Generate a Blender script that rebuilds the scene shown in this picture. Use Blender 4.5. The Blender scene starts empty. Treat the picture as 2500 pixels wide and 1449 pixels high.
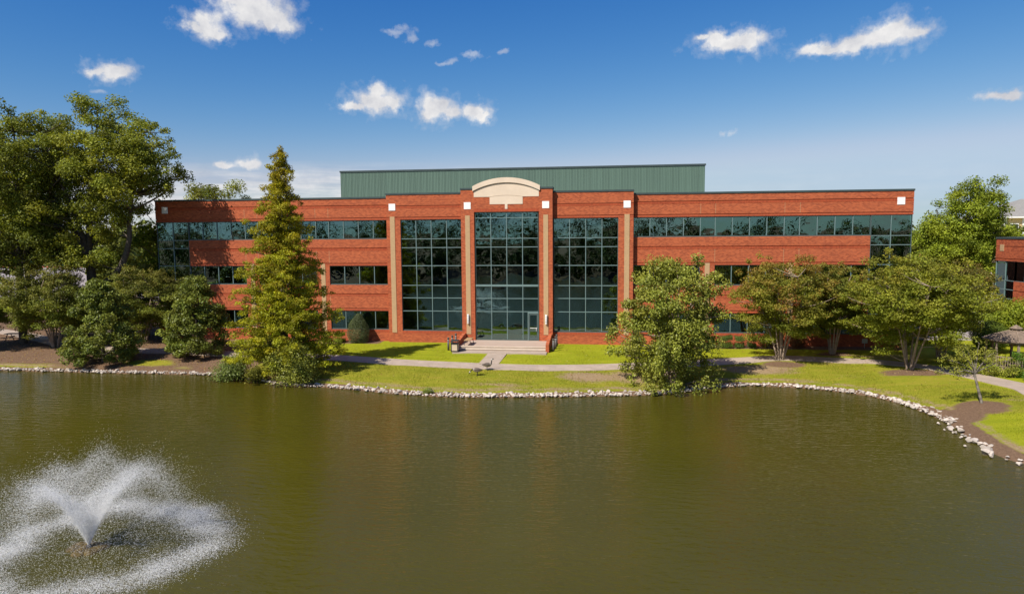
import bpy, bmesh, math, random
import numpy as np
from mathutils import Vector, Matrix

random.seed(7)
rng = np.random.default_rng(11)
SC = bpy.context.scene
COL = SC.collection

# ------------------------------------------------------------------ camera, sky, sun, exposure
PHI, PITCH, ROLL, FPX = 0.127437, 0.0906699, -0.00761127, 1664.14
CAM_LOC = Vector((0.0, -58.32, 9.3))
F0 = Vector((-math.sin(PHI), math.cos(PHI), 0)); R0 = Vector((math.cos(PHI), math.sin(PHI), 0)); Z0 = Vector((0, 0, 1))
FW = F0 * math.cos(PITCH) - Z0 * math.sin(PITCH)
UP = F0 * math.sin(PITCH) + Z0 * math.cos(PITCH)
IR = R0 * math.cos(ROLL) + UP * math.sin(ROLL)
IU = -R0 * math.sin(ROLL) + UP * math.cos(ROLL)
cam = bpy.data.cameras.new('camera'); cam_ob = bpy.data.objects.new('camera', cam); COL.objects.link(cam_ob)
m = Matrix((IR, IU, -FW)).transposed().to_4x4(); m.translation = CAM_LOC
cam_ob.matrix_world = m
cam.sensor_width = 36.0; cam.lens = FPX / 2500.0 * 36.0; cam.clip_start = 0.2; cam.clip_end = 6000
SC.camera = cam_ob

SUN_EL = math.radians(48.0)
SUN_H = Vector((0.60, 0.80))                       # horizontal direction the light travels
sun = bpy.data.lights.new('sun', 'SUN'); sun.energy = 4.6; sun.angle = math.radians(0.5); sun.color = (1.0, 0.945, 0.86)
sun_ob = bpy.data.objects.new('sun', sun); COL.objects.link(sun_ob)
ldir = Vector((SUN_H.x * math.cos(SUN_EL), SUN_H.y * math.cos(SUN_EL), -math.sin(SUN_EL)))
sun_ob.rotation_euler = ldir.to_track_quat('-Z', 'Y').to_euler(); sun_ob.location = (-40, -90, 90)

SC.view_settings.view_transform = 'Standard'; SC.view_settings.look = 'None'
SC.view_settings.exposure = 0.5; SC.view_settings.gamma = 1.0; SC.view_settings.use_curve_mapping = False
SC.cycles.max_bounces = 8; SC.cycles.diffuse_bounces = 4; SC.cycles.glossy_bounces = 4
SC.cycles.transmission_bounces = 4; SC.cycles.transparent_max_bounces = 8
SC.cycles.use_denoising = True
SC.cycles.sample_clamp_indirect = 6.0

W = bpy.data.worlds.new('World'); SC.world = W; W.use_nodes = True
nt = W.node_tree; nt.nodes.clear()
def wn(t, **k):
    n = nt.nodes.new(t)
    for a, b in k.items(): setattr(n, a, b)
    return n
def wl(a, b): nt.links.new(a, b)
def wmath(op, a, b=None, c=None, clamp=False):
    n = wn('ShaderNodeMath', operation=op, use_clamp=clamp)
    for i, v in enumerate((a, b, c)):
        if v is None: continue
        if isinstance(v, (int, float)): n.inputs[i].default_value = v
        else: wl(v, n.inputs[i])
    return n.outputs[0]
tc = wn('ShaderNodeTexCoord')
sky = wn('ShaderNodeTexSky', sky_type='NISHITA', sun_disc=False, sun_elevation=SUN_EL,
         sun_rotation=math.atan2(-SUN_H.x, -SUN_H.y) % (2 * math.pi), altitude=0, air_density=1.0, dust_density=0.35, ozone_density=3.2)
sat = wn('ShaderNodeCombineColor'); spl = wn('ShaderNodeSeparateColor'); wl(sky.outputs[0], spl.inputs[0])
# deeper zenith, paler horizon (clear dry air): one power law per channel over the whole dome
for ch, (k_, p_, lim) in enumerate(((0.112, 2.40, 3.35), (0.362, 1.357, 4.3), (1.2926, 0.692, 5.7))):
    wl(wmath('SMOOTH_MIN', wmath('MULTIPLY', wmath('POWER', spl.outputs[ch], p_), k_), lim, 1.0), sat.inputs[ch])
# direction -> azimuth (relative to the middle of the view) and elevation; clouds go on round the compass, mirrored
def wdot(v, u):
    n = wn('ShaderNodeVectorMath', operation='DOT_PRODUCT'); wl(v, n.inputs[0]); n.inputs[1].default_value = u; return n.outputs['Value']
dvec = tc.outputs['Generated']
az = wmath('ARCTAN2', wdot(dvec, tuple(R0)), wdot(dvec, tuple(F0)))
el = wmath('ARCSINE', wdot(dvec, (0, 0, 1)))
FOLD = 0.72
azf = wmath('SUBTRACT', wmath('PINGPONG', wmath('ADD', az, FOLD), 2 * FOLD), FOLD)
nz = wn('ShaderNodeTexNoise'); nz.inputs['Scale'].default_value = 26; nz.inputs['Detail'].default_value = 5; nz.inputs['Roughness'].default_value = 0.62
wl(dvec, nz.inputs['Vector'])
cv = wn('ShaderNodeCombineXYZ'); wl(azf, cv.inputs[0]); wl(el, cv.inputs[1])
wob = wn('ShaderNodeVectorMath', operation='SUBTRACT'); wl(nz.outputs['Color'], wob.inputs[0]); wob.inputs[1].default_value = (0.5, 0.5, 0.5)
wob2 = wn('ShaderNodeVectorMath', operation='MULTIPLY'); wl(wob.outputs[0], wob2.inputs[0]); wob2.inputs[1].default_value = (0.040, 0.030, 0.0)
cvd = wn('ShaderNodeVectorMath', operation='ADD'); wl(cv.outputs[0], cvd.inputs[0]); wl(wob2.outputs[0], cvd.inputs[1])
PUFFS = [(-0.3481,0.2946,0.0390,0.0193),(-0.3253,0.2844,0.0263,0.0147),(-0.3731,0.2993,0.0203,0.0095),(-0.3125,0.2781,0.0132,0.0089),
 (-0.4067,0.2686,0.0208,0.0135),(-0.3948,0.2610,0.0150,0.0097),(-0.4214,0.2656,0.0122,0.0058),(-0.5170,0.2014,0.0188,0.0096),(-0.5344,0.2010,0.0109,0.0047),
 (-0.5106,0.1977,0.0090,0.0063),(-0.1896,0.1868,0.0314,0.0141),(-0.1864,0.2005,0.0142,0.0097),(-0.2208,0.1777,0.0157,0.0049),(-0.1658,0.1830,0.0143,0.0099),
 (-0.1064,0.1802,0.0233,0.0166),(-0.1154,0.1673,0.0146,0.0100),(-0.0873,0.1731,0.0146,0.0100),(-0.0480,0.1733,0.0206,0.0100),(-0.0333,0.1699,0.0088,0.0073),
 (0.3052,0.2534,0.0393,0.0101),(0.2890,0.2608,0.0160,0.0081),(0.3299,0.2533,0.0197,0.0120),(0.2702,0.2598,0.0108,0.0041),(0.4946,0.2426,0.0333,0.0141),
 (0.4582,0.2363,0.0323,0.0096),(0.4201,0.2334,0.0288,0.0059),(0.5212,0.2422,0.0152,0.0083),(0.6081,0.1560,0.0176,0.0051),(0.6189,0.1584,0.0097,0.0041),
 (-0.3947,0.0943,0.0178,0.0048),(-0.3612,0.0991,0.0146,0.0070)]
WISPS = [(-0.1561,0.2793,0.0182,0.0046),(-0.1403,0.2710,0.0080,0.0062),(-0.1106,0.2654,0.0098,0.0042),(-0.0500,0.2472,0.0140,0.0048),(-0.0908,0.2409,0.0139,0.0032),
 (-0.0102,0.2552,0.0064,0.0032),(0.2969,0.1376,0.0059,0.0027),(0.3130,0.1368,0.0064,0.0027),(-0.5335,0.1797,0.0087,0.0029)]
def field(lst, grow):
    cur = None
    for a, e, ra, re in lst:
        s = wn('ShaderNodeVectorMath', operation='SUBTRACT'); wl(cvd.outputs[0], s.inputs[0]); s.inputs[1].default_value = (a, e, 0)
        q = wn('ShaderNodeVectorMath', operation='MULTIPLY'); wl(s.outputs[0], q.inputs[0]); q.inputs[1].default_value = (1 / (ra * grow), 1 / (re * grow), 0)
        l = wn('ShaderNodeVectorMath', operation='LENGTH'); wl(q.outputs[0], l.inputs[0])
        cur = l.outputs['Value'] if cur is None else wmath('SMOOTH_MIN', cur, l.outputs['Value'], 0.25)
    return cur
fld = field(PUFFS, 1.22)
fine = wn('ShaderNodeTexNoise'); fine.inputs['Scale'].default_value = 70; fine.inputs['Detail'].default_value = 5; fine.inputs['Roughness'].default_value = 0.6
wl(dvec, fine.inputs['Vector'])
ed = wmath('MULTIPLY', wmath('SUBTRACT', fine.outputs['Fac'], 0.5), 1.15)
dens = wmath('MULTIPLY', wmath('SUBTRACT', wmath('SUBTRACT', 1.20, fld), ed), 1.45, clamp=True)
dens = wmath('SMOOTHSTEP' if False else 'POWER', dens, 1.25)
wfl = field(WISPS, 1.3)
wden = wmath('MULTIPLY', wmath('MULTIPLY', wmath('SUBTRACT', wmath('SUBTRACT', 1.0, wfl), wmath('MULTIPLY', ed, 2.2)), 1.2, clamp=True), 0.38)
# thin streaky bank low over the horizon
st = wn('ShaderNodeTexNoise'); st.inputs['Scale'].default_value = 1.0; st.inputs['Detail'].default_value = 6; st.inputs['Roughness'].default_value = 0.6
sv = wn('ShaderNodeCombineXYZ'); wl(wmath('MULTIPLY', azf, 9.0), sv.inputs[0]); wl(wmath('MULTIPLY', el, 75.0), sv.inputs[1]); wl(sv.outputs[0], st.inputs['Vector'])
band = wmath('MULTIPLY', wmath('SUBTRACT', 0.096, wmath('ABSOLUTE', wmath('SUBTRACT', el, 0.01))), 24.0, clamp=True)
leftw = wmath('ADD', wmath('MULTIPLY', wmath('SUBTRACT', 0.02, azf), 3.4, clamp=True), 0.10, clamp=True)
bden = wmath('MULTIPLY', wmath('MULTIPLY', wmath('SUBTRACT', st.outputs['Fac'], 0.385), 4.5, clamp=True), wmath('MULTIPLY', band, wmath('MULTIPLY', leftw, 0.95)))
halo = wmath('MULTIPLY', wmath('MULTIPLY', wmath('SUBTRACT', wmath('SUBTRACT', 1.55, fld), wmath('MULTIPLY', ed, 2.6)), 0.8, clamp=True), 0.30)
cover = wmath('MAXIMUM', wmath('MAXIMUM', dens, wden), wmath('MAXIMUM', bden, halo))
# cloud body: soft grey to white by noise, cloud shading put into the colour
sh = wn('ShaderNodeMapRange'); sh.inputs['From Min'].default_value = 0.30; sh.inputs['From Max'].default_value = 0.68
sh.inputs['To Min'].default_value = 0.0; sh.inputs['To Max'].default_value = 1.0
wl(nz.outputs['Fac'], sh.inputs['Value'])
cmix = wn('ShaderNodeMix', data_type='RGBA'); wl(sh.outputs[0], cmix.inputs['Factor'])
cmix.inputs['A'].default_value = (4.0, 4.1, 4.5, 1); cmix.inputs['B'].default_value = (6.5, 6.4, 6.3, 1)
smix = wn('ShaderNodeMix', data_type='RGBA'); wl(cover, smix.inputs['Factor']); wl(sat.outputs[0], smix.inputs['A']); wl(cmix.outputs['Result'], smix.inputs['B'])
bg = wn('ShaderNodeBackground'); bg.inputs['Strength'].default_value = 0.10; wl(smix.outputs['Result'], bg.inputs['Color'])
wo = wn('ShaderNodeOutputWorld'); wl(bg.outputs[0], wo.inputs['Surface'])

# ------------------------------------------------------------------ helpers: materials
def new_mat(name):
    mt = bpy.data.materials.new(name); mt.use_nodes = True
    t = mt.node_tree; b = t.nodes['Principled BSDF']
    return mt, t, b
class NT:
    def __init__(s, t): s.t = t
    def n(s, typ, **k):
        nd = s.t.nodes.new(typ)
        for a, b in k.items(): setattr(nd, a, b)
        return nd
    def l(s, a, b): s.t.links.new(a, b)
    def m(s, op, a, b=None, clamp=False):
        nd = s.n('ShaderNodeMath', operation=op, use_clamp=clamp)
        for i, v in enumerate((a, b)):
            if v is None: continue
            if isinstance(v, (int, float)): nd.inputs[i].default_value = v
            else: s.l(v, nd.inputs[i])
        return nd.outputs[0]
    def noise(s, vec, scale, detail=4, rough=0.55):
        nd = s.n('ShaderNodeTexNoise'); nd.inputs['Scale'].default_value = scale; nd.inputs['Detail'].default_value = detail; nd.inputs['Roughness'].default_value = rough
        if vec is not None: s.l(vec, nd.inputs['Vector'])
        return nd
    def ramp(s, fac, stops):
        nd = s.n('ShaderNodeValToRGB'); s.l(fac, nd.inputs[0]); e = nd.color_ramp.elements
        while len(e) < len(stops): e.new(0.5)
        for i, (p, c) in enumerate(stops): e[i].position = p; e[i].color = (*c, 1)
        return nd.outputs[0]
    def mix(s, fac, a, b, blend='MIX'):
        nd = s.n('ShaderNodeMix', data_type='RGBA', blend_type=blend)
        for k, v in (('Factor', fac), ('A', a), ('B', b)):
            if isinstance(v, (int, float)): nd.inputs[k].default_value = v
            elif isinstance(v, tuple): nd.inputs[k].default_value = (*v, 1)
            else: s.l(v, nd.inputs[k])
        return nd.outputs['Result']
    def pos(s, scale=(1, 1, 1)):
        g = s.n('ShaderNodeNewGeometry'); mp = s.n('ShaderNodeMapping'); s.l(g.outputs['Position'], mp.inputs[0]); mp.inputs['Scale'].default_value = scale
        return mp.outputs[0]
    def bump(s, h, strength, dist, b):
        nd = s.n('ShaderNodeBump'); nd.inputs['Strength'].default_value = strength; nd.inputs['Distance'].default_value = dist
        s.l(h, nd.inputs['Height']); s.l(nd.outputs[0], b.inputs['Normal']); return nd

def simple(name, c, rough=0.6, var=0.18, scale=3.0, metallic=0.0, spec=0.4, bump=0.0, bscale=20.0):
    mt, t, b = new_mat(name); N = NT(t); p = N.pos()
    n1 = N.noise(p, scale, 5).outputs['Fac']
    lo = tuple(v * (1 - var) for v in c); hi = tuple(min(1, v * (1 + var)) for v in c)
    N.l(N.ramp(n1, [(0.3, lo), (0.7, hi)]), b.inputs['Base Color'])
    b.inputs['Roughness'].default_value = rough; b.inputs['Metallic'].default_value = metallic; b.inputs['Specular IOR Level'].default_value = spec
    if bump: N.bump(N.noise(p, bscale, 4).outputs['Fac'], bump, 0.02, b)
    return mt

def brick_mat(name, c1, c2, mortar, bw, bh, swap=False, vary=0.12, msize=0.01):
    mt, t, b = new_mat(name); N = NT(t)
    g = N.n('ShaderNodeNewGeometry'); sep = N.n('ShaderNodeSeparateXYZ'); N.l(g.outputs['Position'], sep.inputs[0])
    # wrap the bond round corners: run along x+y
    run = N.m('ADD', sep.outputs['X'], sep.outputs['Y'])
    cb = N.n('ShaderNodeCombineXYZ'); N.l(run, cb.inputs[0]); N.l(sep.outputs['Z'], cb.inputs[1])
    br = N.n('ShaderNodeTexBrick'); N.l(cb.outputs[0], br.inputs['Vector'])
    br.inputs['Color1'].default_value = (*c1, 1); br.inputs['Color2'].default_value = (*c2, 1); br.inputs['Mortar'].default_value = (*mortar, 1)
    br.inputs['Scale'].default_value = 1.0; br.inputs['Mortar Size'].default_value = msize; br.inputs['Mortar Smooth'].default_value = 0.1
    br.inputs['Brick Width'].default_value = bw; br.inputs['Row Height'].default_value = bh; br.inputs['Bias'].default_value = -0.12
    if swap: br.offset = 0.0
    n1 = N.noise(N.pos((0.35, 0.35, 0.8)), 1.0, 5, 0.6).outputs['Fac']
    n2 = N.noise(N.pos((1, 1, 2)), 6.0, 3, 0.6).outputs['Fac']
    tone = N.m('ADD', N.m('MULTIPLY', n1, vary * 2.4), N.m('MULTIPLY', n2, vary * 1.2))
    tone = N.m('ADD', tone, 1 - vary * 1.8)
    hs = N.n('ShaderNodeHueSaturation'); N.l(br.outputs['Color'], hs.inputs['Color']); N.l(tone, hs.inputs['Value'])
    N.l(hs.outputs[0], b.inputs['Base Color']); b.inputs['Roughness'].default_value = 0.85; b.inputs['Specular IOR Level'].default_value = 0.25
    N.bump(N.m('SUBTRACT', 1.0, br.outputs['Fac']), 0.5, 0.008, b)
    return mt

M = {}
M['brick'] = brick_mat('red_brick', (0.462, 0.099, 0.032), (0.21, 0.030, 0.010), (0.43, 0.145, 0.070), 0.21, 0.075)
M['soldier'] = brick_mat('soldier_brick', (0.40, 0.062, 0.018), (0.26, 0.035, 0.012), (0.40, 0.125, 0.06), 0.075, 0.40, True)
M['tan'] = brick_mat('tan_brick', (0.50, 0.325, 0.165), (0.45, 0.285, 0.145), (0.42, 0.28, 0.16), 0.21, 0.075, vary=0.07)
M['cream'] = simple('cream_precast', (0.66, 0.53, 0.40), 0.8, 0.07, 0.8, bump=0.15)
M['cream_dark'] = simple('tan_precast', (0.56, 0.44, 0.32), 0.8, 0.07, 1.0, bump=0.15)
M['white_stone'] = simple('white_stone', (0.86, 0.83, 0.79), 0.7, 0.04, 3)
M['coping'] = simple('green_grey_coping', (0.055, 0.075, 0.072), 0.45, 0.15, 1.2, metallic=0.2)
M['frame'] = simple('green_frame_metal', (0.165, 0.235, 0.225), 0.4, 0.08, 2, metallic=0.15)
M['frame_dark'] = simple('dark_green_frame', (0.075, 0.105, 0.10), 0.45, 0.1, 2, metallic=0.15)
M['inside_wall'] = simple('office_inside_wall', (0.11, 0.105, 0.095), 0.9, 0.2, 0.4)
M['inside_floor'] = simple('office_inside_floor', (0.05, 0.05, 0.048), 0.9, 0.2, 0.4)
M['blind'] = simple('pale_blind', (0.74, 0.76, 0.70), 0.8, 0.08, 2.0)
M['blind_grey'] = simple('grey_blind', (0.40, 0.44, 0.43), 0.8, 0.1, 2.0)
M['membrane'] = simple('grey_roof_membrane', (0.32, 0.31, 0.30), 0.9)
M['concrete'] = simple('pinkish_concrete', (0.37, 0.29, 0.225), 0.9, 0.14, 1.4, bump=0.1)
M['stepstone'] = simple('pale_step_stone', (0.56, 0.46, 0.35), 0.85, 0.12, 2.5, bump=0.1)
M['asphalt'] = simple('worn_pale_asphalt', (0.30, 0.255, 0.235), 0.95, 0.12, 0.3)
M['black_metal'] = simple('dark_bronze_metal', (0.035, 0.030, 0.028), 0.5, 0.2, 4)
M['bollard'] = simple('bronze_bollard_metal', (0.085, 0.075, 0.068), 0.5, 0.15, 4)
M['lens'] = simple('frosted_lens', (0.62, 0.60, 0.55), 0.4, 0.05, 4)
M['white_metal'] = simple('white_metal', (0.80, 0.80, 0.79), 0.4, 0.03, 4)
M['wood_tan'] = simple('tan_bench_wood', (0.42, 0.27, 0.13), 0.7, 0.2, 6)
M['wood_grey'] = simple('weathered_grey_wood', (0.26, 0.195, 0.14), 0.85, 0.25, 5, bump=0.2)
M['shingle'] = simple('weathered_shingle', (0.205, 0.150, 0.108), 0.95, 0.3, 6, bump=0.4, bscale=30)
M['bark'] = simple('grey_brown_bark', (0.105, 0.082, 0.062), 0.9, 0.4, 5, bump=0.8, bscale=14)
M['bark_pale'] = simple('pale_smooth_bark', (0.30, 0.225, 0.16), 0.85, 0.35, 4, bump=0.5, bscale=12)
M['bark_mottled'] = simple('mottled_grey_bark', (0.17, 0.145, 0.115), 0.85, 0.7, 5, bump=0.5, bscale=12)
M['rock'] = simple('pale_rip_rap', (0.47, 0.40, 0.33), 0.9, 0.42, 1.9, bump=0.6, bscale=9)
M['algae'] = simple('algae_crust', (0.085, 0.058, 0.016), 0.9, 0.6, 5, bump=1.0, bscale=18)
M['mulch'] = simple('brown_mulch', (0.16, 0.095, 0.062), 0.95, 0.4, 5, bump=0.6, bscale=16)
M['car_white'] = simple('white_car_paint', (0.72, 0.72, 0.70), 0.25, 0.03, 1, spec=0.6)
M['car_silver'] = simple('silver_car_paint', (0.45, 0.43, 0.41), 0.3, 0.03, 1, metallic=0.4)
M['car_dark'] = simple('dark_blue_car_paint', (0.03, 0.04, 0.07), 0.25, 0.03, 1, spec=0.6)
M['tyre'] = simple('tyre_rubber', (0.02, 0.02, 0.02), 0.8)
M['car_glass'] = simple('car_glass', (0.01, 0.012, 0.014), 0.08, 0.02, 1, spec=0.8)
M['fence_green'] = simple('green_screen_fence', (0.03, 0.12, 0.09), 0.8)
M['kerb_red'] = simple('red_kerb_paint', (0.42, 0.09, 0.05), 0.8)
M['apt_yellow'] = simple('pale_yellow_siding', (0.68, 0.50, 0.26), 0.8, 0.06)
M['apt_white'] = simple('white_trim', (0.78, 0.76, 0.72), 0.7, 0.05)
M['apt_roof'] = simple('grey_shingle_roof', (0.25, 0.235, 0.21), 0.9, 0.12, 2)
M['sign_grey'] = simple('grey_sign_metal', (0.42, 0.40, 0.36), 0.5)

def glass_mat():
    mt, t, b = new_mat('tinted_reflective_glass'); N = NT(t); t.nodes.remove(b)
    out = [n for n in t.nodes if n.type == 'OUTPUT_MATERIAL'][0]
    gl = N.n('ShaderNodeBsdfGlossy'); gl.inputs['Color'].default_value = (0.54, 0.80, 0.78, 1); gl.inputs['Roughness'].default_value = 0.0
    tr = N.n('ShaderNodeBsdfTransparent'); tr.inputs['Color'].default_value = (0.30, 0.47, 0.45, 1)
    oi = N.n('ShaderNodeObjectInfo'); p = N.n('ShaderNodeNewGeometry')
    ad = N.n('ShaderNodeVectorMath', operation='ADD'); N.l(p.outputs['Position'], ad.inputs[0])
    sc = N.n('ShaderNodeVectorMath', operation='SCALE'); sc.inputs[0].default_value = (31, 17, 53); N.l(oi.outputs['Random'], sc.inputs['Scale']); N.l(sc.outputs[0], ad.inputs[1])
    n1 = N.noise(ad.outputs[0], 0.9, 1.5, 0.4).outputs['Fac']
    bp = N.n('ShaderNodeBump'); bp.inputs['Strength'].default_value = 1.0; bp.inputs['Distance'].default_value = 0.0085; N.l(n1, bp.inputs['Height'])
    N.l(bp.outputs[0], gl.inputs['Normal'])
    fr = N.n('ShaderNodeFresnel'); fr.inputs['IOR'].default_value = 1.5
    fac = N.m('ADD', N.m('MULTIPLY', fr.outputs[0], 0.8), 0.215, True)
    mx = N.n('ShaderNodeMixShader'); N.l(fac, mx.inputs[0]); N.l(tr.outputs[0], mx.inputs[1]); N.l(gl.outputs[0], mx.inputs[2]); N.l(mx.outputs[0], out.inputs['Surface'])
    return mt
M['glass'] = glass_mat()

def panel_mat():
    mt, t, b = new_mat('green_metal_siding'); N = NT(t)
    oi = N.n('ShaderNodeObjectInfo')
    n1 = N.noise(N.pos((1, 1, 0.15)), 1.5, 4).outputs['Fac']
    v = N.m('ADD', N.m('MULTIPLY', oi.outputs['Random'], 0.08), N.m('ADD', N.m('MULTIPLY', n1, 0.2), 0.86))
    hs = N.n('ShaderNodeHueSaturation'); hs.inputs['Color'].default_value = (0.098, 0.158, 0.116, 1); N.l(v, hs.inputs['Value'])
    N.l(hs.outputs[0], b.inputs['Base Color']); b.inputs['Roughness'].default_value = 0.5
    return mt
M['panel'] = panel_mat()

def paver_mat():
    mt, t, b = new_mat('entry_pavers'); N = NT(t)
    br = N.n('ShaderNodeTexBrick'); N.l(N.pos(), br.inputs['Vector'])
    br.inputs['Color1'].default_value = (0.44, 0.30, 0.22, 1); br.inputs['Color2'].default_value = (0.36, 0.245, 0.185, 1); br.inputs['Mortar'].default_value = (0.33, 0.26, 0.21, 1)
    br.inputs['Scale'].default_value = 1; br.inputs['Brick Width'].default_value = 0.22; br.inputs['Row Height'].default_value = 0.11; br.inputs['Mortar Size'].default_value = 0.006
    n1 = N.noise(N.pos(), 0.9, 5).outputs['Fac']
    N.l(N.mix(n1, br.outputs['Color'], (0.42, 0.32, 0.25)), b.inputs['Base Color']); b.inputs['Roughness'].default_value = 0.9
    return mt
M['paver'] = paver_mat()

def leaf_mat(name, rough=0.6, spec=0.22, trans=0.36):
    mt, t, b = new_mat(name); N = NT(t)
    out = [n for n in t.nodes if n.type == 'OUTPUT_MATERIAL'][0]
    at = N.n('ShaderNodeAttribute'); at.attribute_name = 'Col'
    N.l(at.outputs['Color'], b.inputs['Base Color']); b.inputs['Roughness'].default_value = rough; b.inputs['Specular IOR Level'].default_value = spec
    tr = N.n('ShaderNodeBsdfTranslucent')
    hs = N.n('ShaderNodeHueSaturation'); N.l(at.outputs['Color'], hs.inputs['Color']); hs.inputs['Value'].default_value = 1.25; hs.inputs['Saturation'].default_value = 1.08; hs.inputs['Hue'].default_value = 0.49
    N.l(hs.outputs[0], tr.inputs['Color'])
    mx = N.n('ShaderNodeMixShader'); mx.inputs[0].default_value = trans
    N.l(b.outputs[0], mx.inputs[1]); N.l(tr.outputs[0], mx.inputs[2]); N.l(mx.outputs[0], out.inputs['Surface'])
    return mt
M['leaf'] = leaf_mat('soft_leaf')
M['leaf_gloss'] = leaf_mat('glossy_leaf', 0.48, 0.28, 0.24)
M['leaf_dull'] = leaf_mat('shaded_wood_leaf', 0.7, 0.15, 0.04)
M['col'] = None
def col_mat(name, rough=0.7):
    mt, t, b = new_mat(name); N = NT(t)
    at = N.n('ShaderNodeAttribute'); at.attribute_name = 'Col'; N.l(at.outputs['Color'], b.inputs['Base Color']); b.inputs['Roughness'].default_value = rough
    return mt
M['feather'] = col_mat('goose_feathers', 0.7)

def ground_mat():
    mt, t, b = new_mat('lawn_and_beds'); N = NT(t)
    at = N.n('ShaderNodeAttribute'); at.attribute_name = 'zone'; sp = N.n('ShaderNodeSeparateColor'); N.l(at.outputs['Color'], sp.inputs[0])
    p = N.pos(); pl = N.pos((0.35, 1.6, 1))
    big = N.noise(p, 0.22, 4).outputs['Fac']; mid = N.noise(pl, 1.1, 5, 0.6).outputs['Fac']; fin = N.noise(p, 9, 4, 0.7).outputs['Fac']; vfin = N.noise(p, 40, 3, 0.7).outputs['Fac']
    lush = N.ramp(N.m('ADD', N.m('MULTIPLY', mid, 0.6), N.m('MULTIPLY', big, 0.4)), [(0.30, (0.205, 0.245, 0.010)), (0.52, (0.300, 0.318, 0.014)), (0.72, (0.395, 0.365, 0.026))])
    rough_g = N.ramp(N.m('ADD', N.m('MULTIPLY', mid, 0.5), N.m('MULTIPLY', fin, 0.5)), [(0.32, (0.160, 0.195, 0.014)), (0.5, (0.265, 0.262, 0.020)), (0.70, (0.365, 0.270, 0.050))])
    grass = N.mix(sp.outputs['Blue'], lush, rough_g)
    dry = N.ramp(fin, [(0.25, (0.26, 0.165, 0.075)), (0.6, (0.36, 0.26, 0.15)), (0.85, (0.47, 0.36, 0.23))])
    mul = N.ramp(N.m('ADD', N.m('MULTIPLY', fin, 0.6), N.m('MULTIPLY', vfin, 0.4)), [(0.3, (0.105, 0.060, 0.036)), (0.55, (0.21, 0.13, 0.078)), (0.75, (0.36, 0.25, 0.15))])
    jit = N.m('SUBTRACT', N.m('ADD', N.m('MULTIPLY', mid, 0.7), N.m('MULTIPLY', fin, 0.5)), 0.6)
    fd = N.m('MULTIPLY', N.m('SUBTRACT', N.m('ADD', sp.outputs['Green'], jit), 0.42), 5.0, True)
    fm = N.m('MULTIPLY', N.m('SUBTRACT', N.m('ADD', sp.outputs['Red'], N.m('MULTIPLY', jit, 0.8)), 0.45), 6.0, True)
    c = N.mix(fd, grass, dry); c = N.mix(fm, c, mul)
    c = N.mix(0.35, c, N.ramp(vfin, [(0.3, (0.35, 0.35, 0.35)), (0.7, (1.0, 1.0, 1.0))]), 'MULTIPLY')
    N.l(c, b.inputs['Base Color']); b.inputs['Roughness'].default_value = 0.95; b.inputs['Specular IOR Level'].default_value = 0.1
    N.bump(N.m('ADD', vfin, fin), 0.7, 0.04, b)
    return mt
M['ground'] = ground_mat()

def water_mat():
    mt, t, b = new_mat('murky_pond_water'); N = NT(t)
    p = N.pos()
    n0 = N.noise(p, 0.09, 4).outputs['Fac']
    N.l(N.ramp(n0, [(0.3, (0.051, 0.0455, 0.0040)), (0.7, (0.064, 0.0545, 0.0058))]), b.inputs['Base Color'])
    b.inputs['Roughness'].default_value = 0.06; b.inputs['IOR'].default_value = 1.33; b.inputs['Specular IOR Level'].default_value = 0.36
    mp = N.n('ShaderNodeMapping'); g = N.n('ShaderNodeNewGeometry'); N.l(g.outputs['Position'], mp.inputs[0]); mp.inputs['Rotation'].default_value = (0, 0, math.radians(-14)); mp.inputs['Scale'].default_value = (0.55, 1.6, 1)
    a = N.noise(mp.outputs[0], 2.4, 3, 0.55).outputs['Fac']
    mp2 = N.n('ShaderNodeMapping'); N.l(g.outputs['Position'], mp2.inputs[0]); mp2.inputs['Rotation'].default_value = (0, 0, math.radians(22)); mp2.inputs['Scale'].default_value = (0.8, 1.7, 1)
    c = N.noise(mp2.outputs[0], 6.0, 3, 0.55).outputs['Fac']
    wv = N.noise(p, 0.12, 3).outputs['Fac']
    amp = N.m('ADD', N.m('MULTIPLY', wv, 1.1), 0.35)
    h = N.m('MULTIPLY', N.m('ADD', N.m('MULTIPLY', a, 0.055), N.m('MULTIPLY', c, 0.016)), amp)
    bp = N.n('ShaderNodeBump'); bp.inputs['Strength'].default_value = 1.0; bp.inputs['Distance'].default_value = 1.0; N.l(h, bp.inputs['Height']); N.l(bp.outputs[0], b.inputs['Normal'])
    return mt
M['water'] = water_mat()

def drop_mat():
    mt, t, b = new_mat('white_water_drops'); N = NT(t)
    out = [n for n in t.nodes if n.type == 'OUTPUT_MATERIAL'][0]
    b.inputs['Base Color'].default_value = (0.93, 0.92, 0.90, 1); b.inputs['Roughness'].default_value = 0.3
    tr = N.n('ShaderNodeBsdfTranslucent'); tr.inputs['Color'].default_value = (0.92, 0.91, 0.88, 1)
    mx = N.n('ShaderNodeMixShader'); mx.inputs[0].default_value = 0.5
    N.l(b.outputs[0], mx.inputs[1]); N.l(tr.outputs[0], mx.inputs[2]); N.l(mx.outputs[0], out.inputs['Surface'])
    return mt
M['drops'] = drop_mat()

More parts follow.
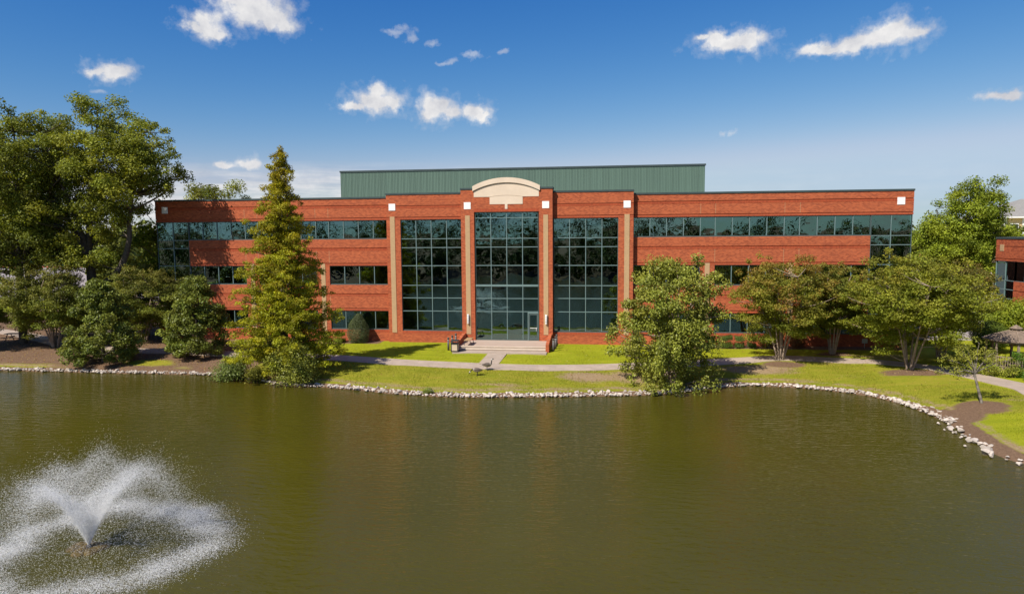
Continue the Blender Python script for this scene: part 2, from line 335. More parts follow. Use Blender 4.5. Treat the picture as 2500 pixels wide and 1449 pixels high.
# ------------------------------------------------------------------ helpers: meshes and objects
def tag(o, label=None, cat=None, group=None, kind=None):
    if label: o['label'] = label
    if cat: o['category'] = cat
    if group: o['group'] = group
    if kind: o['kind'] = kind
    return o
def link(name, me, parent=None, mats=()):
    o = bpy.data.objects.new(name, me); COL.objects.link(o)
    for x in mats:
        if me is not None and x is not None: me.materials.append(x)
    if parent is not None: o.parent = parent
    return o
def empty(name, loc=(0, 0, 0), rz=0.0):
    o = bpy.data.objects.new(name, None); o.empty_display_size = 0.3; COL.objects.link(o)
    o.location = loc; o.rotation_euler = (0, 0, rz); return o
def copy_tree(o, parent=None):
    c = o.copy(); COL.objects.link(c); c.parent = parent
    for ch in list(o.children): copy_tree(ch, c)
    return c

class MB:
    def __init__(s): s.v = []; s.f = []; s.mi = []; s.sm = []
    def add(s, vs, fs, mi=0, smooth=False):
        o = len(s.v); s.v += [tuple(map(float, v)) for v in vs]
        for f in fs: s.f.append([i + o for i in f]); s.mi.append(mi); s.sm.append(smooth)
        return s
    def box(s, x0, x1, y0, y1, z0, z1, mi=0):
        if x0 > x1: x0, x1 = x1, x0
        v = [(x0,y0,z0),(x1,y0,z0),(x1,y1,z0),(x0,y1,z0),(x0,y0,z1),(x1,y0,z1),(x1,y1,z1),(x0,y1,z1)]
        return s.add(v, [(0,3,2,1),(4,5,6,7),(0,1,5,4),(1,2,6,5),(2,3,7,6),(3,0,4,7)], mi)
    def prism_xz(s, poly, y0, y1, mi=0, mi_side=None):
        n = len(poly); v = [(x, y0, z) for x, z in poly] + [(x, y1, z) for x, z in poly]
        s.add(v, [list(range(n))], mi)
        s.add(v, [list(range(2 * n - 1, n - 1, -1))] + [], mi)
        s.add(v, [(i, i + n, (i + 1) % n + n, (i + 1) % n) for i in range(n)], mi if mi_side is None else mi_side)
        return s
    def prism_xy(s, poly, z0, z1, mi=0, mi_side=None):
        n = len(poly); v = [(x, y, z0) for x, y in poly] + [(x, y, z1) for x, y in poly]
        s.add(v, [list(range(n - 1, -1, -1)), list(range(n, 2 * n))], mi)
        s.add(v, [(i, (i + 1) % n, (i + 1) % n + n, i + n) for i in range(n)], mi if mi_side is None else mi_side)
        return s
    def tube(s, pts, rad, sides=7, mi=0, cap=True):
        pts = [Vector(p) for p in pts]; n = len(pts); vs = []; fs = []
        if isinstance(rad, (int, float)): rad = [rad] * n
        ref = Vector((0.31, 0.2, 0.93)).normalized()
        for i, p in enumerate(pts):
            d = (pts[min(i + 1, n - 1)] - pts[max(i - 1, 0)])
            d = d.normalized() if d.length > 1e-6 else Vector((0, 0, 1))
            a = d.cross(ref)
            a = a.normalized() if a.length > 1e-3 else d.cross(Vector((1, 0, 0))).normalized()
            bb = d.cross(a)
            for k in range(sides):
                t = 2 * math.pi * k / sides
                vs.append(p + (a * math.cos(t) + bb * math.sin(t)) * rad[i])
        for i in range(n - 1):
            for k in range(sides):
                k2 = (k + 1) % sides
                fs.append((i * sides + k, i * sides + k2, (i + 1) * sides + k2, (i + 1) * sides + k))
        s.add(vs, fs, mi, True)
        if cap:
            s.add(vs[:sides], [list(range(sides))], mi); s.add(vs[-sides:], [list(range(sides - 1, -1, -1))], mi)
        return s
    def lathe(s, prof, sides=16, center=(0, 0), mi=0, smooth=True, phase=0.0):
        vs = []; fs = []
        for r, z in prof:
            for k in range(sides):
                t = 2 * math.pi * (k + phase) / sides; vs.append((center[0] + r * math.cos(t), center[1] + r * math.sin(t), z))
        for i in range(len(prof) - 1):
            for k in range(sides):
                k2 = (k + 1) % sides; fs.append((i * sides + k, i * sides + k2, (i + 1) * sides + k2, (i + 1) * sides + k))
        fs.append(list(range(sides - 1, -1, -1))); fs.append(list(range((len(prof) - 1) * sides, len(prof) * sides)))
        return s.add(vs, fs, mi, smooth)
    def mesh(s, name):
        me = bpy.data.meshes.new(name); me.from_pydata(s.v, [], s.f)
        me.polygons.foreach_set('material_index', s.mi); me.polygons.foreach_set('use_smooth', s.sm); me.validate(); me.update()
        return me
    def build(s, name, mats, parent=None, bevel=0.0):
        if not isinstance(mats, (list, tuple)): mats = [mats]
        me = s.mesh(name)
        if bevel:
            bm = bmesh.new(); bm.from_mesh(me); bmesh.ops.remove_doubles(bm, verts=bm.verts, dist=1e-5)
            bmesh.ops.bevel(bm, geom=[e for e in bm.edges if e.calc_face_angle(0) > 0.5], offset=bevel, segments=1, affect='EDGES'); bm.to_mesh(me); bm.free()
        return link(name, me, parent, mats)

def np_mesh(name, verts, faces, colors=None, smooth=False):
    """verts (V,3), faces (F,k); optional per-vertex colours (V,3)"""
    me = bpy.data.meshes.new(name); V = len(verts); Fn, k = faces.shape
    me.vertices.add(V); me.vertices.foreach_set('co', np.ascontiguousarray(verts, dtype=np.float32).ravel())
    me.loops.add(Fn * k); me.loops.foreach_set('vertex_index', np.ascontiguousarray(faces, dtype=np.int32).ravel())
    me.polygons.add(Fn); me.polygons.foreach_set('loop_start', np.arange(0, Fn * k, k, dtype=np.int32))
    try: me.polygons.foreach_set('loop_total', np.full(Fn, k, dtype=np.int32))
    except Exception: pass
    if smooth: me.polygons.foreach_set('use_smooth', np.ones(Fn, dtype=bool))
    me.update(calc_edges=True)
    if colors is not None:
        a = me.color_attributes.new('Col', 'FLOAT_COLOR', 'POINT')
        c4 = np.ones((V, 4), dtype=np.float32); c4[:, :3] = colors
        a.data.foreach_set('color', c4.ravel())
    return me

def unit(a): return a / np.maximum(np.linalg.norm(a, axis=-1, keepdims=True), 1e-9)

def leaf_mesh(name, pos, nrm, length, width, col, hang=0.0):
    n = len(pos)
    t = unit(np.cross(nrm, unit(rng.normal(size=(n, 3)))))
    if hang: t = unit(t * (1 - hang) + np.array([0, 0, -1.0]) * hang)
    b = unit(np.cross(nrm, t)); nn = unit(np.cross(t, b))
    L = (length * rng.uniform(0.7, 1.3, n))[:, None]; Wd = (width * rng.uniform(0.7, 1.3, n))[:, None]
    v = np.empty((n, 4, 3))
    v[:, 0] = pos - t * L * 0.5; v[:, 1] = pos + b * Wd * 0.5 - nn * Wd * 0.12; v[:, 2] = pos + t * L * 0.5 - nn * L * 0.12; v[:, 3] = pos - b * Wd * 0.5 - nn * Wd * 0.12
    f = np.arange(4 * n).reshape(n, 4)
    return np_mesh(name, v.reshape(-1, 3), f, np.repeat(col, 4, axis=0))

def scatter_puffs(centers, radii, counts, shell=0.45):
    """leaf positions and outward directions for ellipsoidal sprays of leaves"""
    idx = np.repeat(np.arange(len(centers)), counts); n = len(idx)
    d = unit(rng.normal(size=(n, 3))); r = rng.uniform(0, 1, n) ** shell
    pos = centers[idx] + d * radii[idx] * r[:, None]
    return idx, pos, d

LEAF_GAIN = 1.85                                   # early autumn foliage, all colours raised evenly against the crowns' self-shadow
def palette_cols(idx, npuff, pal, leafvar=0.22, puffvar=0.18):
    pal = np.array(pal); k = len(pal)
    pw = rng.dirichlet(np.ones(k) * 0.9, npuff)[idx]; lw = rng.dirichlet(np.ones(k) * 0.6, len(idx))
    w = pw * 0.6 + lw * 0.4
    c = w @ pal
    c = c * (1 + rng.normal(0, puffvar, npuff))[idx][:, None] * (1 + rng.normal(0, leafvar, len(idx)))[:, None]
    return np.clip(c * LEAF_GAIN, 0.004, 0.8)

def bez(p0, p1, p2, n=5):
    return [tuple((1 - t) ** 2 * np.array(p0) + 2 * t * (1 - t) * np.array(p1) + t * t * np.array(p2)) for t in np.linspace(0, 1, n)]

def wobble_line(p0, p1, n, amp, bow=(0, 0, 0)):
    p0, p1, bow = map(np.array, (p0, p1, bow)); out = []
    off = np.zeros(3)
    for i, t in enumerate(np.linspace(0, 1, n)):
        if 0 < i: off = off + rng.normal(0, amp, 3) * (0.6 if i < n - 1 else 0.2)
        out.append(p0 + (p1 - p0) * t + bow * 4 * t * (1 - t) + off * t)
    return np.array(out)

def twigs(mb, stems, centers, n_max, r_tip=0.012, r_k=0.016, sides=5, rise=0.25):
    """limbs from the nearest lower stretch of a stem out to the leaf sprays"""
    sp = np.concatenate([s for s, _ in stems])
    sel = rng.permutation(len(centers))[:n_max]
    for i in sel:
        c = centers[i]
        d = np.linalg.norm(sp - c, axis=1) + np.maximum(0, sp[:, 2] - c[2] + 0.15 * np.linalg.norm((sp - c)[:, :2], axis=1)) * 2.2
        a = sp[np.argmin(d)]; ln = np.linalg.norm(c - a)
        if ln < 0.25: continue
        mid = (a + c) / 2 + np.array([0, 0, -rise * ln * 0.35]) + rng.normal(0, 0.05 * ln, 3)
        r0 = min(0.22, 0.012 + r_k * ln); pts = bez(a, mid, c, 6)
        mb.tube(pts, [r0 + (r_tip - r0) * t for t in np.linspace(0, 1, 6)], sides, cap=False)

def make_tree(name, label, loc, stems, centers, radii, counts, leaf, pal, leafmat='leaf', bark='bark', n_twigs=70, group=None, hang=0.0, shell=0.45, up=0.6, cat='tree', col_fn=None, r_k=0.016, rise=0.25):
    """stems: list of (polyline Nx3, radii N) relative to loc; centers: leaf sprays relative to loc"""
    root = empty(name, loc)
    tag(root, label, cat, group)
    mb = MB()
    for p, r in stems: mb.tube([tuple(q) for q in p], list(r), 9, cap=True)
    twigs(mb, stems, centers, n_twigs, r_k=r_k, rise=rise)
    mb.build('trunk', M[bark], root)
    idx, pos, d = scatter_puffs(centers, radii, counts, shell)
    nrm = unit(d * 0.55 + np.array([0, 0, up]) + rng.normal(0, 0.55, d.shape))
    col = palette_cols(idx, len(centers), pal)
    if col_fn is not None: col = col_fn(col, pos, idx)
    me = leaf_mesh('crown', pos, nrm, leaf[0], leaf[1], col, hang)
    link('crown', me, root, [M[leafmat]])
    return root

# ------------------------------------------------------------------ terrain
WATER_Z = -0.90
SHORE = [(-46.36,-11.33),(-42.82,-11.33),(-39.66,-11.37),(-35.81,-11.45),(-32.55,-11.38),(-28.54,-11.6),(-24.57,-12.82),(-21.16,-14.4),(-18.62,-14.6),(-16.39,-15.08),(-13.58,-15.89),(-10.68,-16.4),(-8.03,-16.5),(-5.44,-16.25),(-2.87,-15.89),(-0.29,-15.43),(2.55,-14.93),(4.63,-14.3),(6.34,-13.2),(8.12,-12.1),(10.63,-11.5),(13.16,-11.85),(15.46,-12.75),(17.17,-14.2),(18.17,-16.25),(18.7,-18.4),(18.68,-20.77),(18.45,-22.89),(18.25,-24.6),(18.4,-25.8),(19.2,-26.7)]
REST = [(22,-28.6),(27,-32),(33,-40),(39,-52),(43,-66),(41,-80),(32,-90),(16,-96),(-8,-99),(-34,-97),(-54,-88),(-66,-72),(-70,-52),(-66,-32),(-58,-18),(-52,-12.6)]
def catmull(pts, n):
    pts = np.array(pts); out = []; k = len(pts)
    for i in range(k):
        p0, p1, p2, p3 = pts[i - 1], pts[i], pts[(i + 1) % k], pts[(i + 2) % k]
        for t in np.arange(n) / n:
            out.append(0.5 * ((2 * p1) + (p2 - p0) * t + (2 * p0 - 5 * p1 + 4 * p2 - p3) * t * t + (3 * p1 - p0 - 3 * p2 + p3) * t ** 3))
    return np.array(out)
POND = catmull(SHORE + REST, 3)
def shore_dist(P):
    """signed distance to the water line, positive on land"""
    P = np.atleast_2d(P); A = POND; B = np.roll(POND, -1, axis=0)
    dmin = np.full(len(P), 1e9); ins = np.zeros(len(P), dtype=bool)
    for a, b in zip(A, B):
        ab = b - a; t = np.clip(((P - a) @ ab) / max(ab @ ab, 1e-9), 0, 1)
        dmin = np.minimum(dmin, np.linalg.norm(P - (a + t[:, None] * ab), axis=1))
        c = ((a[1] > P[:, 1]) != (b[1] > P[:, 1]))
        with np.errstate(divide='ignore', invalid='ignore'):
            xi = (b[0] - a[0]) * (P[:, 1] - a[1]) / (b[1] - a[1]) + a[0]
        ins ^= c & (P[:, 0] < xi)
    return np.where(ins, -dmin, dmin)
def z_of_s(s):
    land = -0.80 + 0.80 * (1 - np.exp(-np.maximum(s, 0) / 4.3))
    bed = -0.80 + np.maximum(s, -6) * 0.42
    return np.where(s > 0, land, bed)
MOUNDS = [(21.2,-17.9,1.7,0.16),(13.4,-6.3,2.4,0.14),(21.1,-9.6,2.4,0.14)]
def ground_z(x, y):
    P = np.stack([np.ravel(x), np.ravel(y)], 1).astype(float); z = z_of_s(shore_dist(P))
    for mx, my, mr, mh in MOUNDS: z = z + mh * np.exp(-((P[:, 0] - mx) ** 2 + (P[:, 1] - my) ** 2) / (mr * mr))
    return z
def gz(x, y): return float(ground_z([x], [y])[0])

def zones(P, s):
    """red: mulch bed, green: dry bare grass, blue: rough uncut grass"""
    x, y = P[:, 0], P[:, 1]
    def blob(cx, cy, rx, ry): return np.clip(1.25 - np.hypot((x - cx) / rx, (y - cy) / ry), 0, 1)
    mul = np.zeros(len(P)); dry = np.zeros(len(P)); rough = np.zeros(len(P))
    left = np.clip((-24.5 - x) / 2.0, 0, 1)
    mul = np.maximum(mul, left * 0.88 * (y > -30))
    mul = mul - 0.75 * blob(-35.0, -9.4, 2.6, 1.1) - 0.55 * blob(-45, -10.6, 6.0, 0.8) - 0.4 * blob(-31.5, -10.3, 1.5, 0.7)
    found = np.clip((y + 1.75) / 0.35, 0, 1) * ((x > 6.6) & (x < 24) | (x < -19.2) & (x > -27))
    mul = np.maximum(mul, found)
    mul = np.maximum(mul, blob(21.1, -18.3, 1.9, 1.6)); mul = np.maximum(mul, blob(19.6, -19.4, 1.3, 1.6))
    mul = np.maximum(mul, 0.95 * blob(13.3, -7.4, 2.3, 1.1)); mul = np.maximum(mul, 0.95 * blob(20.9, -10.1, 3.0, 1.3)); mul = np.maximum(mul, 0.7 * blob(18.2, -3.4, 2.6, 1.8))
    mul = np.maximum(mul, 0.8 * blob(27.3, -8.6, 3.4, 2.8)); mul = np.maximum(mul, 0.9 * blob(-24.5, -13.0, 2.2, 1.2))
    mul = np.maximum(mul, np.clip(1.6 - np.abs(s + 0.1) / np.where((x > 18) & (y < -18), 0.75, 0.45), 0, 1) * (s > -3) * 0.95)
    dry = np.maximum(dry, 0.95 * blob(-0.6, -12.2, 3.0, 1.6)); dry = np.maximum(dry, 0.8 * blob(2.2, -12.0, 3.4, 1.8)); dry = np.maximum(dry, 0.55 * blob(-6.5, -14.4, 4.5, 1.3))
    dry = np.maximum(dry, 0.9 * blob(11.2, -8.6, 4.0, 1.6)); dry = np.maximum(dry, 0.6 * blob(16.5, -5.5, 6.0, 2.4)); dry = np.maximum(dry, 0.45 * blob(17.0, -10.3, 2.6, 1.0)); dry = np.maximum(dry, 0.5 * blob(23.6, -17.0, 2.0, 1.4))
    dry = np.maximum(dry, 0.5 * blob(22, -4.5, 6, 2.5)); dry = np.maximum(dry, 0.65 * np.clip(1 - np.abs(s - 0.9) / 0.9, 0, 1))
    rough = np.where((s < 6.5) & (y > -30), 1.0, 0.0) * np.where((x > 18.8) & (y < -19.8), 0.1, 1.0)
    mul = np.maximum(mul, (y < -84) * 0.9)  # unseen far bank set dark so the office glass mirrors no bright lawn
    far = (np.hypot(x + 10, y + 20) > 75) & (y > -60)
    return np.stack([np.clip(mul, 0, 1) * ~far, np.clip(dry, 0, 1) * ~far, rough], 1)

def geom_steps(a, b, first, k):
    out = [a]; st = first; sg = 1 if b > a else -1
    while abs(out[-1] - b) > st: out.append(out[-1] + sg * st); st *= k
    out.append(b); return out
xs = sorted(set(geom_steps(-62, -3500, 1.5, 1.22) + list(np.arange(-62, 34.01, 0.4)) + geom_steps(34, 3500, 1.5, 1.22)))
ys = sorted(set(geom_steps(-30, -110, 1.0, 1.05) + geom_steps(-110, -3500, 5, 1.3) + list(np.arange(-30, 1.01, 0.35)) + geom_steps(1.01, 3500, 0.8, 1.14)))
GX, GY = np.meshgrid(np.array(xs), np.array(ys)); P = np.stack([GX.ravel(), GY.ravel()], 1)
S = shore_dist(P); GZ = ground_z(P[:, 0], P[:, 1])
GZ = GZ + 0.02 * np.sin(P[:, 0] * 1.7 + np.sin(P[:, 1] * 1.3)) * (np.abs(S) < 12)
nx, ny = len(xs), len(ys); I = np.arange(nx * ny).reshape(ny, nx)
faces = np.stack([I[:-1, :-1], I[:-1, 1:], I[1:, 1:], I[1:, :-1]], -1).reshape(-1, 4)
gme = np_mesh('ground', np.column_stack([P, GZ]), faces, None, True)
za = gme.color_attributes.new('zone', 'FLOAT_COLOR', 'POINT'); zc = np.ones((len(P), 4), dtype=np.float32); zc[:, :3] = zones(P, S); za.data.foreach_set('color', zc.ravel())
tag(link('ground', gme, None, [M['ground']]), kind='structure')
wm = MB().add([(-90, -125, WATER_Z), (62, -125, WATER_Z), (62, 4, WATER_Z), (-90, 4, WATER_Z)], [(0, 1, 2, 3)])
tag(wm.build('pond_water', M['water']), kind='structure')

# footpath along the bank and the walk up to the entrance
def strip(name, pts, width, mat, lift=0.035):
    pts = np.array(pts, dtype=float); fine_pts = []
    for i in range(len(pts) - 1):
        p0, p1, p2, p3 = pts[max(i - 1, 0)], pts[i], pts[i + 1], pts[min(i + 2, len(pts) - 1)]
        for t in np.linspace(0, 1, 12, endpoint=False):
            fine_pts.append(0.5 * ((2 * p1) + (p2 - p0) * t + (2 * p0 - 5 * p1 + 4 * p2 - p3) * t * t + (3 * p1 - p0 - 3 * p2 + p3) * t ** 3))
    fine_pts.append(pts[-1]); fp = np.array(fine_pts)
    d = unit(np.gradient(fp, axis=0)); nrm = np.stack([-d[:, 1], d[:, 0]], 1)
    mb = MB(); rows = []
    for k in (-1, -0.33, 0.33, 1): rows.append(fp + nrm * width / 2 * k)
    vs = []
    for i in range(len(fp)):
        for r in rows: vs.append((r[i][0], r[i][1], gz(r[i][0], r[i][1]) + lift))
        for r in (rows[0], rows[-1]): vs.append((r[i][0], r[i][1], gz(r[i][0], r[i][1]) - 0.12))
    fs = []
    for i in range(len(fp) - 1):
        a, b = i * 6, (i + 1) * 6
        for k in range(3): fs.append((a + k, b + k, b + k + 1, a + k + 1))
        fs.append((a + 4, b + 4, b, a)); fs.append((a + 3, b + 3, b + 5, a + 5))
    mb.add(vs, fs, 0, False)
    return mb.build(name, mat)
PATH = [(-66,5.5),(-60.1,2.95),(-55.3,0.75),(-49.6,-2.33),(-44.8,-4.65),(-40.1,-5.7),(-35.5,-5.9),(-28.5,-6.6),(-21.2,-7.6),(-14.06,-9.27),(-8.0,-10.16),(-3.25,-10.15),(2.0,-9.12),(9.06,-6.55),(11.2,-6.05),(14.7,-5.5),(18.6,-6.0),(20.6,-6.7),(22.7,-8.6),(24.2,-10.9),(25.0,-12.6),(25.6,-14.4),(25.4,-17),(26.5,-22),(31,-28)]
tag(strip('footpath', PATH, 1.75, M['concrete']), kind='structure')
tag(strip('entrance_walk', [(-7.95,-5.2),(-7.97,-6.4),(-8.0,-8.0),(-8.05,-9.5)], 1.5, M['concrete'], 0.045), kind='structure')

# ------------------------------------------------------------------ the office building
XC = -7.78
office = empty('office_building', (XC, 0, 0)); tag(office, 'three storey red brick office building with glass entrance bays and green rooftop enclosure', 'building')
def part(mb, name, mats, parent=None, bevel=0.0):
    """build in world coordinates, parent without moving"""
    o = mb.build(name, mats, parent if parent is not None else office, bevel)
    root = parent if parent is not None else office
    ofs = Vector((0, 0, 0)); r = root
    while r is not None: ofs += r.location; r = r.parent
    o.location = -ofs
    return o
ZR, W3T, W3B, W2T, W2B, W1T, W1B = 12.56, 10.69, 9.02, 6.69, 4.98, 2.68, 0.98
GR = 0.055
def brick_band(name, x0, x1, z0, z1, yf=0.0, depth=0.35, lines=(), soldiers=(), parent=None):
    """courses: a recessed joint at each z in lines, a soldier course in each (z0, z1) of soldiers"""
    mb = MB(); cuts = sorted(set([z0, z1] + [z for z in lines] + [z for a in soldiers for z in a]))
    for a, b in zip(cuts[:-1], cuts[1:]):
        sol = any(abs(a - s0) < 1e-6 and abs(b - s1) < 1e-6 for s0, s1 in soldiers)
        top = b - (GR if b in lines else 0)
        mb.box(x0, x1, yf - (0.012 if sol else 0), yf + depth, a, top, 1 if sol else 0)
        if b in lines: mb.box(x0 + 0.01, x1 - 0.01, yf + 0.075, yf + depth, top, b, 0)
    return part(mb, name, [M['brick'], M['soldier']], parent)

def glazing(name, xs_, zs_, yf, skip=(), sill=True, blinds=None, mw=0.056):
    """a metal frame with every pane its own piece"""
    mb = MB(); x0, x1, z0, z1 = xs_[0], xs_[-1], zs_[0], zs_[-1]; e = 0.05
    mb.box(x0, x1, yf - 0.03, yf + 0.11, z1 - 0.07, z1, 1); mb.box(x0, x1, yf - 0.03, yf + 0.11, z0, z0 + 0.09, 1)
    mb.box(x0, x0 + e, yf - 0.028, yf + 0.11, z0 + 0.09, z1 - 0.07, 1); mb.box(x1 - e, x1, yf - 0.028, yf + 0.11, z0 + 0.09, z1 - 0.07, 1)
    for x in xs_[1:-1]: mb.box(x - mw / 2, x + mw / 2, yf - 0.045, yf + 0.10, z0 + 0.09, z1 - 0.07, 0)
    for z in zs_[1:-1]:
        for a, b in zip(xs_[:-1], xs_[1:]): mb.box(a + mw / 2, b - mw / 2, yf - 0.040, yf + 0.095, z - mw / 2, z + mw / 2, 0)
    fr = part(mb, name, [M['frame'], M['frame_dark']])
    for i, (a, b) in enumerate(zip(xs_[:-1], xs_[1:])):
        for j, (c, d) in enumerate(zip(zs_[:-1], zs_[1:])):
            if (i, j) in skip: continue
            g = 0.03; w, h = (b - a - 2 * g) / 2, (d - c - 2 * g) / 2
            pm = MB().box(-w, w, -0.004, 0.004, -h, h).mesh('pane'); pm.materials.append(M['glass'])
            o = bpy.data.objects.new('pane', pm); COL.objects.link(o); o.parent = fr
            o.location = ((a + b) / 2, yf + 0.03, (c + d) / 2)
            o.rotation_euler = (math.radians(random.gauss(0, 0.16)), 0, math.radians(random.gauss(0, 0.20)))
            if blinds and (i, j) in blinds:
                kind, drop = blinds[(i, j)]
                bm_ = MB(); zt = d - 0.06; n = int((d - c - 0.12) * drop / 0.12)
                for q in range(max(n, 1)): bm_.box(a + 0.06, b - 0.06, yf + 0.20 + 0.004 * (q % 2), yf + 0.215 + 0.004 * (q % 2), zt - (q + 1) * 0.12, zt - q * 0.12 - 0.006)
                bl = bm_.build('blind', M[kind], fr)
    return fr

H_PANES = [10.62 + 1.37 * i for i in range(5)]
H_BAYS = [(10.62, 16.10), (17.30, 22.78), (23.98, 29.46)]
H_CORNER = (29.46, 30.99, 32.58)
def mirror(hs, sgn): return sorted(XC + sgn * h for h in hs)
for sgn in (-1, 1):
    A = lambda h0, h1: tuple(sorted((XC + sgn * h0, XC + sgn * h1)))
    # parapet over the whole wing, spandrels, base
    x0, x1 = A(10.60, 32.62)
    brick_band('parapet_band', x0, x1, W3T, ZR, 0, 0.35, lines=(12.0, W3T + 0.23), soldiers=((11.77, 12.0), (W3T, W3T + 0.23)))
    part(MB().box(*A(10.62, 32.66), -0.05, 0.40, ZR, ZR + 0.15), 'coping', M['coping'])
    x0, x1 = A(10.60, 29.44)
    brick_band('spandrel_band', x0, x1, W2T, W3B, 0, 0.35, lines=(8.26, W2T + 0.23), soldiers=((8.03, 8.26), (W2T, W2T + 0.23)))
    brick_band('spandrel_band', x0, x1, W1T, W2B, 0, 0.35, lines=(4.20, W1T + 0.23), soldiers=((3.97, 4.20), (W1T, W1T + 0.23)))
    brick_band('base_band', *A(10.60, 32.60), -0.5, W1B, 0, 0.35, soldiers=((W1B - 0.23, W1B),))
    for zb, zt in ((W2B, W2T), (W1B, W1T)):
        for h0, h1 in ((16.10, 17.30), (22.78, 23.98)):
            brick_band('brick_pier', *A(h0, h1), zb, zt, 0, 0.35)
    for hc in (16.70, 23.38):
        part(MB().box(*A(hc - 0.20, hc + 0.20), -0.03, 0.03, 0.82, 6.86), 'tan_brick_strip', M['tan'])
    for hj in (16.10, 17.30, 22.78, 23.98):
        for za_, zb_ in ((W3T + 0.24, 11.76), (W2T + 0.24, 8.02), (W1T + 0.24, 3.96)): part(MB().box(*A(hj - 0.011, hj + 0.011), -0.003, 0.02, za_, zb_), 'expansion_joint', M['tan'])
    # ribbon windows
    hs = []
    for h0, h1 in H_BAYS: hs += [h0 + (h1 - h0) / 4 * i for i in range(5)]
    bl = None
    xs_top = mirror(hs, sgn); nb = len(xs_top) - 1
    if sgn < 0: bl = {(2, 0): ('blind', 0.97), (3, 0): ('blind', 0.97), **{(k, 0): ('blind_grey', 0.95) for k in (8, 9, 10, 11, 12, 13)}}
    else: bl = {(4, 0): ('blind_grey', 0.2), (7, 0): ('blind_grey', 0.55)}
    glazing('ribbon_window', xs_top, [W3B, W3T], 0.10, blinds=bl)
    for k, (h0, h1) in enumerate(H_BAYS):
        xw = mirror([h0 + (h1 - h0) / 4 * i for i in range(5)], sgn)
        glazing('window', xw, [W2B, W2T], 0.10)
        glazing('window', xw, [W1B, W1T], 0.10, blinds={(i, 0): ('blind_grey', random.choice((0.5, 0.97, 0.97))) for i in range(4) if random.random() < 0.7})
    xs_c = mirror(H_CORNER, sgn)
    glazing('corner_window', xs_c, [W1B, W1T, 3.90, W2B, W2T, 8.28, W3B, W3T], 0.06)
    # end wall and its return glass
    xe0, xe1 = A(32.27, 32.62)
    mb = MB(); mb.box(xe0, xe1, 3.0, 26, -0.5, ZR); mb.box(xe0, xe1, 0.352, 2.998, W3T, ZR); mb.box(xe0, xe1, 0.352, 2.998, -0.5, W1B)
    part(mb, 'end_wall', M['brick'])
    mb = MB(); xg = (xe0 + xe1) / 2
    mb.box(xg - 0.01, xg + 0.01, 0.36, 2.99, W1B, W3T); part(mb, 'return_glass', M['glass'])
    mb = MB()
    for z in (W1T, 3.90, W2B, W2T, 8.28, W3B): mb.box(xg - 0.05, xg + 0.05, 0.37, 2.98, z - 0.03, z + 0.03)
    for y in (0.30, 1.65): mb.box(xg - 0.052, xg + 0.052, y, y + 0.06, W1B + 0.01, W3T - 0.01)
    part(mb, 'return_frame', M['frame'])
    # white squares at the far ends
    def medallion(cx, zc_, yf):
        mb = MB(); s = 0.29
        for ax in (-1, 1):
            for az_ in (-1, 1): mb.box(cx + min(ax * 0.004, ax * s), cx + max(ax * 0.004, ax * s), yf - 0.03, yf + 0.02, zc_ + min(az_ * 0.004, az_ * s), zc_ + max(az_ * 0.004, az_ * s))
        mb.box(cx - s + 0.01, cx + s - 0.01, yf - 0.024, yf + 0.018, zc_ - s + 0.01, zc_ + s - 0.01)
        part(mb, 'white_square', M['white_stone'])
    medallion(XC + sgn * 31.66, 11.77, 0.0)
    # projecting side bay
    YB = -0.5
    g0, g1 = 3.94, 9.36
    x0, x1 = A(3.90, 10.60)
    brick_band('bay_parapet', x0, x1, W3T, 12.82, YB, 0.86, lines=(11.90, W3T + 0.23), soldiers=((11.67, 11.90), (W3T, W3T + 0.23)))
    part(MB().box(*A(3.91, 10.65), YB - 0.05, YB + 0.95, 12.82, 12.97), 'coping', M['coping'])
    brick_band('bay_pier', *A(g1, 10.60), -0.5, W3T, YB, 0.86)
    part(MB().box(*A(9.86, 10.28), YB - 0.03, YB + 0.03, 0.82, 10.95), 'tan_brick_strip', M['tan'])
    medallion(XC + sgn * 10.07, 11.77, YB - 0.0)
    brick_band('base_band', *A(3.90, g1), -0.5, W1B, YB, 0.5, soldiers=((W1B - 0.23, W1B),))
    xg_ = mirror([g0 + (g1 - g0) / 4 * i for i in range(5)], sgn)
    bl = {}
    if sgn < 0: bl = {(2, 0): ('blind_grey', 0.55), (0, 0): ('blind_grey', 0.8), (3, 6): ('blind_grey', 0.9), (3, 2): ('blind', 0.12)}
    else: bl = {(2, 0): ('blind_grey', 0.95), (3, 0): ('blind_grey', 0.95), (1, 0): ('blind_grey', 0.95)}
    glazing('curtain_wall', xg_, [W1B, W1T + 0.05, 3.88, W2B, W2T, 8.26, W3B, W3T], YB + 0.12, blinds=bl)
    # tall pier of the entrance bay
    YC = -1.0
    brick_band('entrance_pier', *A(2.76, 3.90), -0.5, 13.12, YC, 1.36)
    part(MB().box(*A(2.74, 3.94), YC - 0.05, YC + 1.45, 13.12, 13.27), 'coping', M['coping'])
    part(MB().box(*A(3.13, 3.53), YC - 0.03, YC + 0.03, 0.82, 10.97), 'tan_brick_strip', M['tan'])
    medallion(XC + sgn * 3.33, 11.79, YC)
    # wall light on the pier
    mb = MB(); cx = XC + sgn * 3.36
    mb.lathe([(0.075, 1.74), (0.085, 1.76), (0.085, 2.52), (0.07, 2.55)], 14, (cx, YC - 0.13)); lt = part(mb, 'wall_light', M['white_metal'])
    mb = MB()
    for z in (1.92, 2.08, 2.24, 2.40): mb.lathe([(0.089, z), (0.089, z + 0.025)], 14, (cx, YC - 0.13))
    mb.box(cx - 0.06, cx + 0.06, YC - 0.06, YC - 0.031, 1.80, 2.48)
    o = mb.build('band', M['black_metal'], lt)
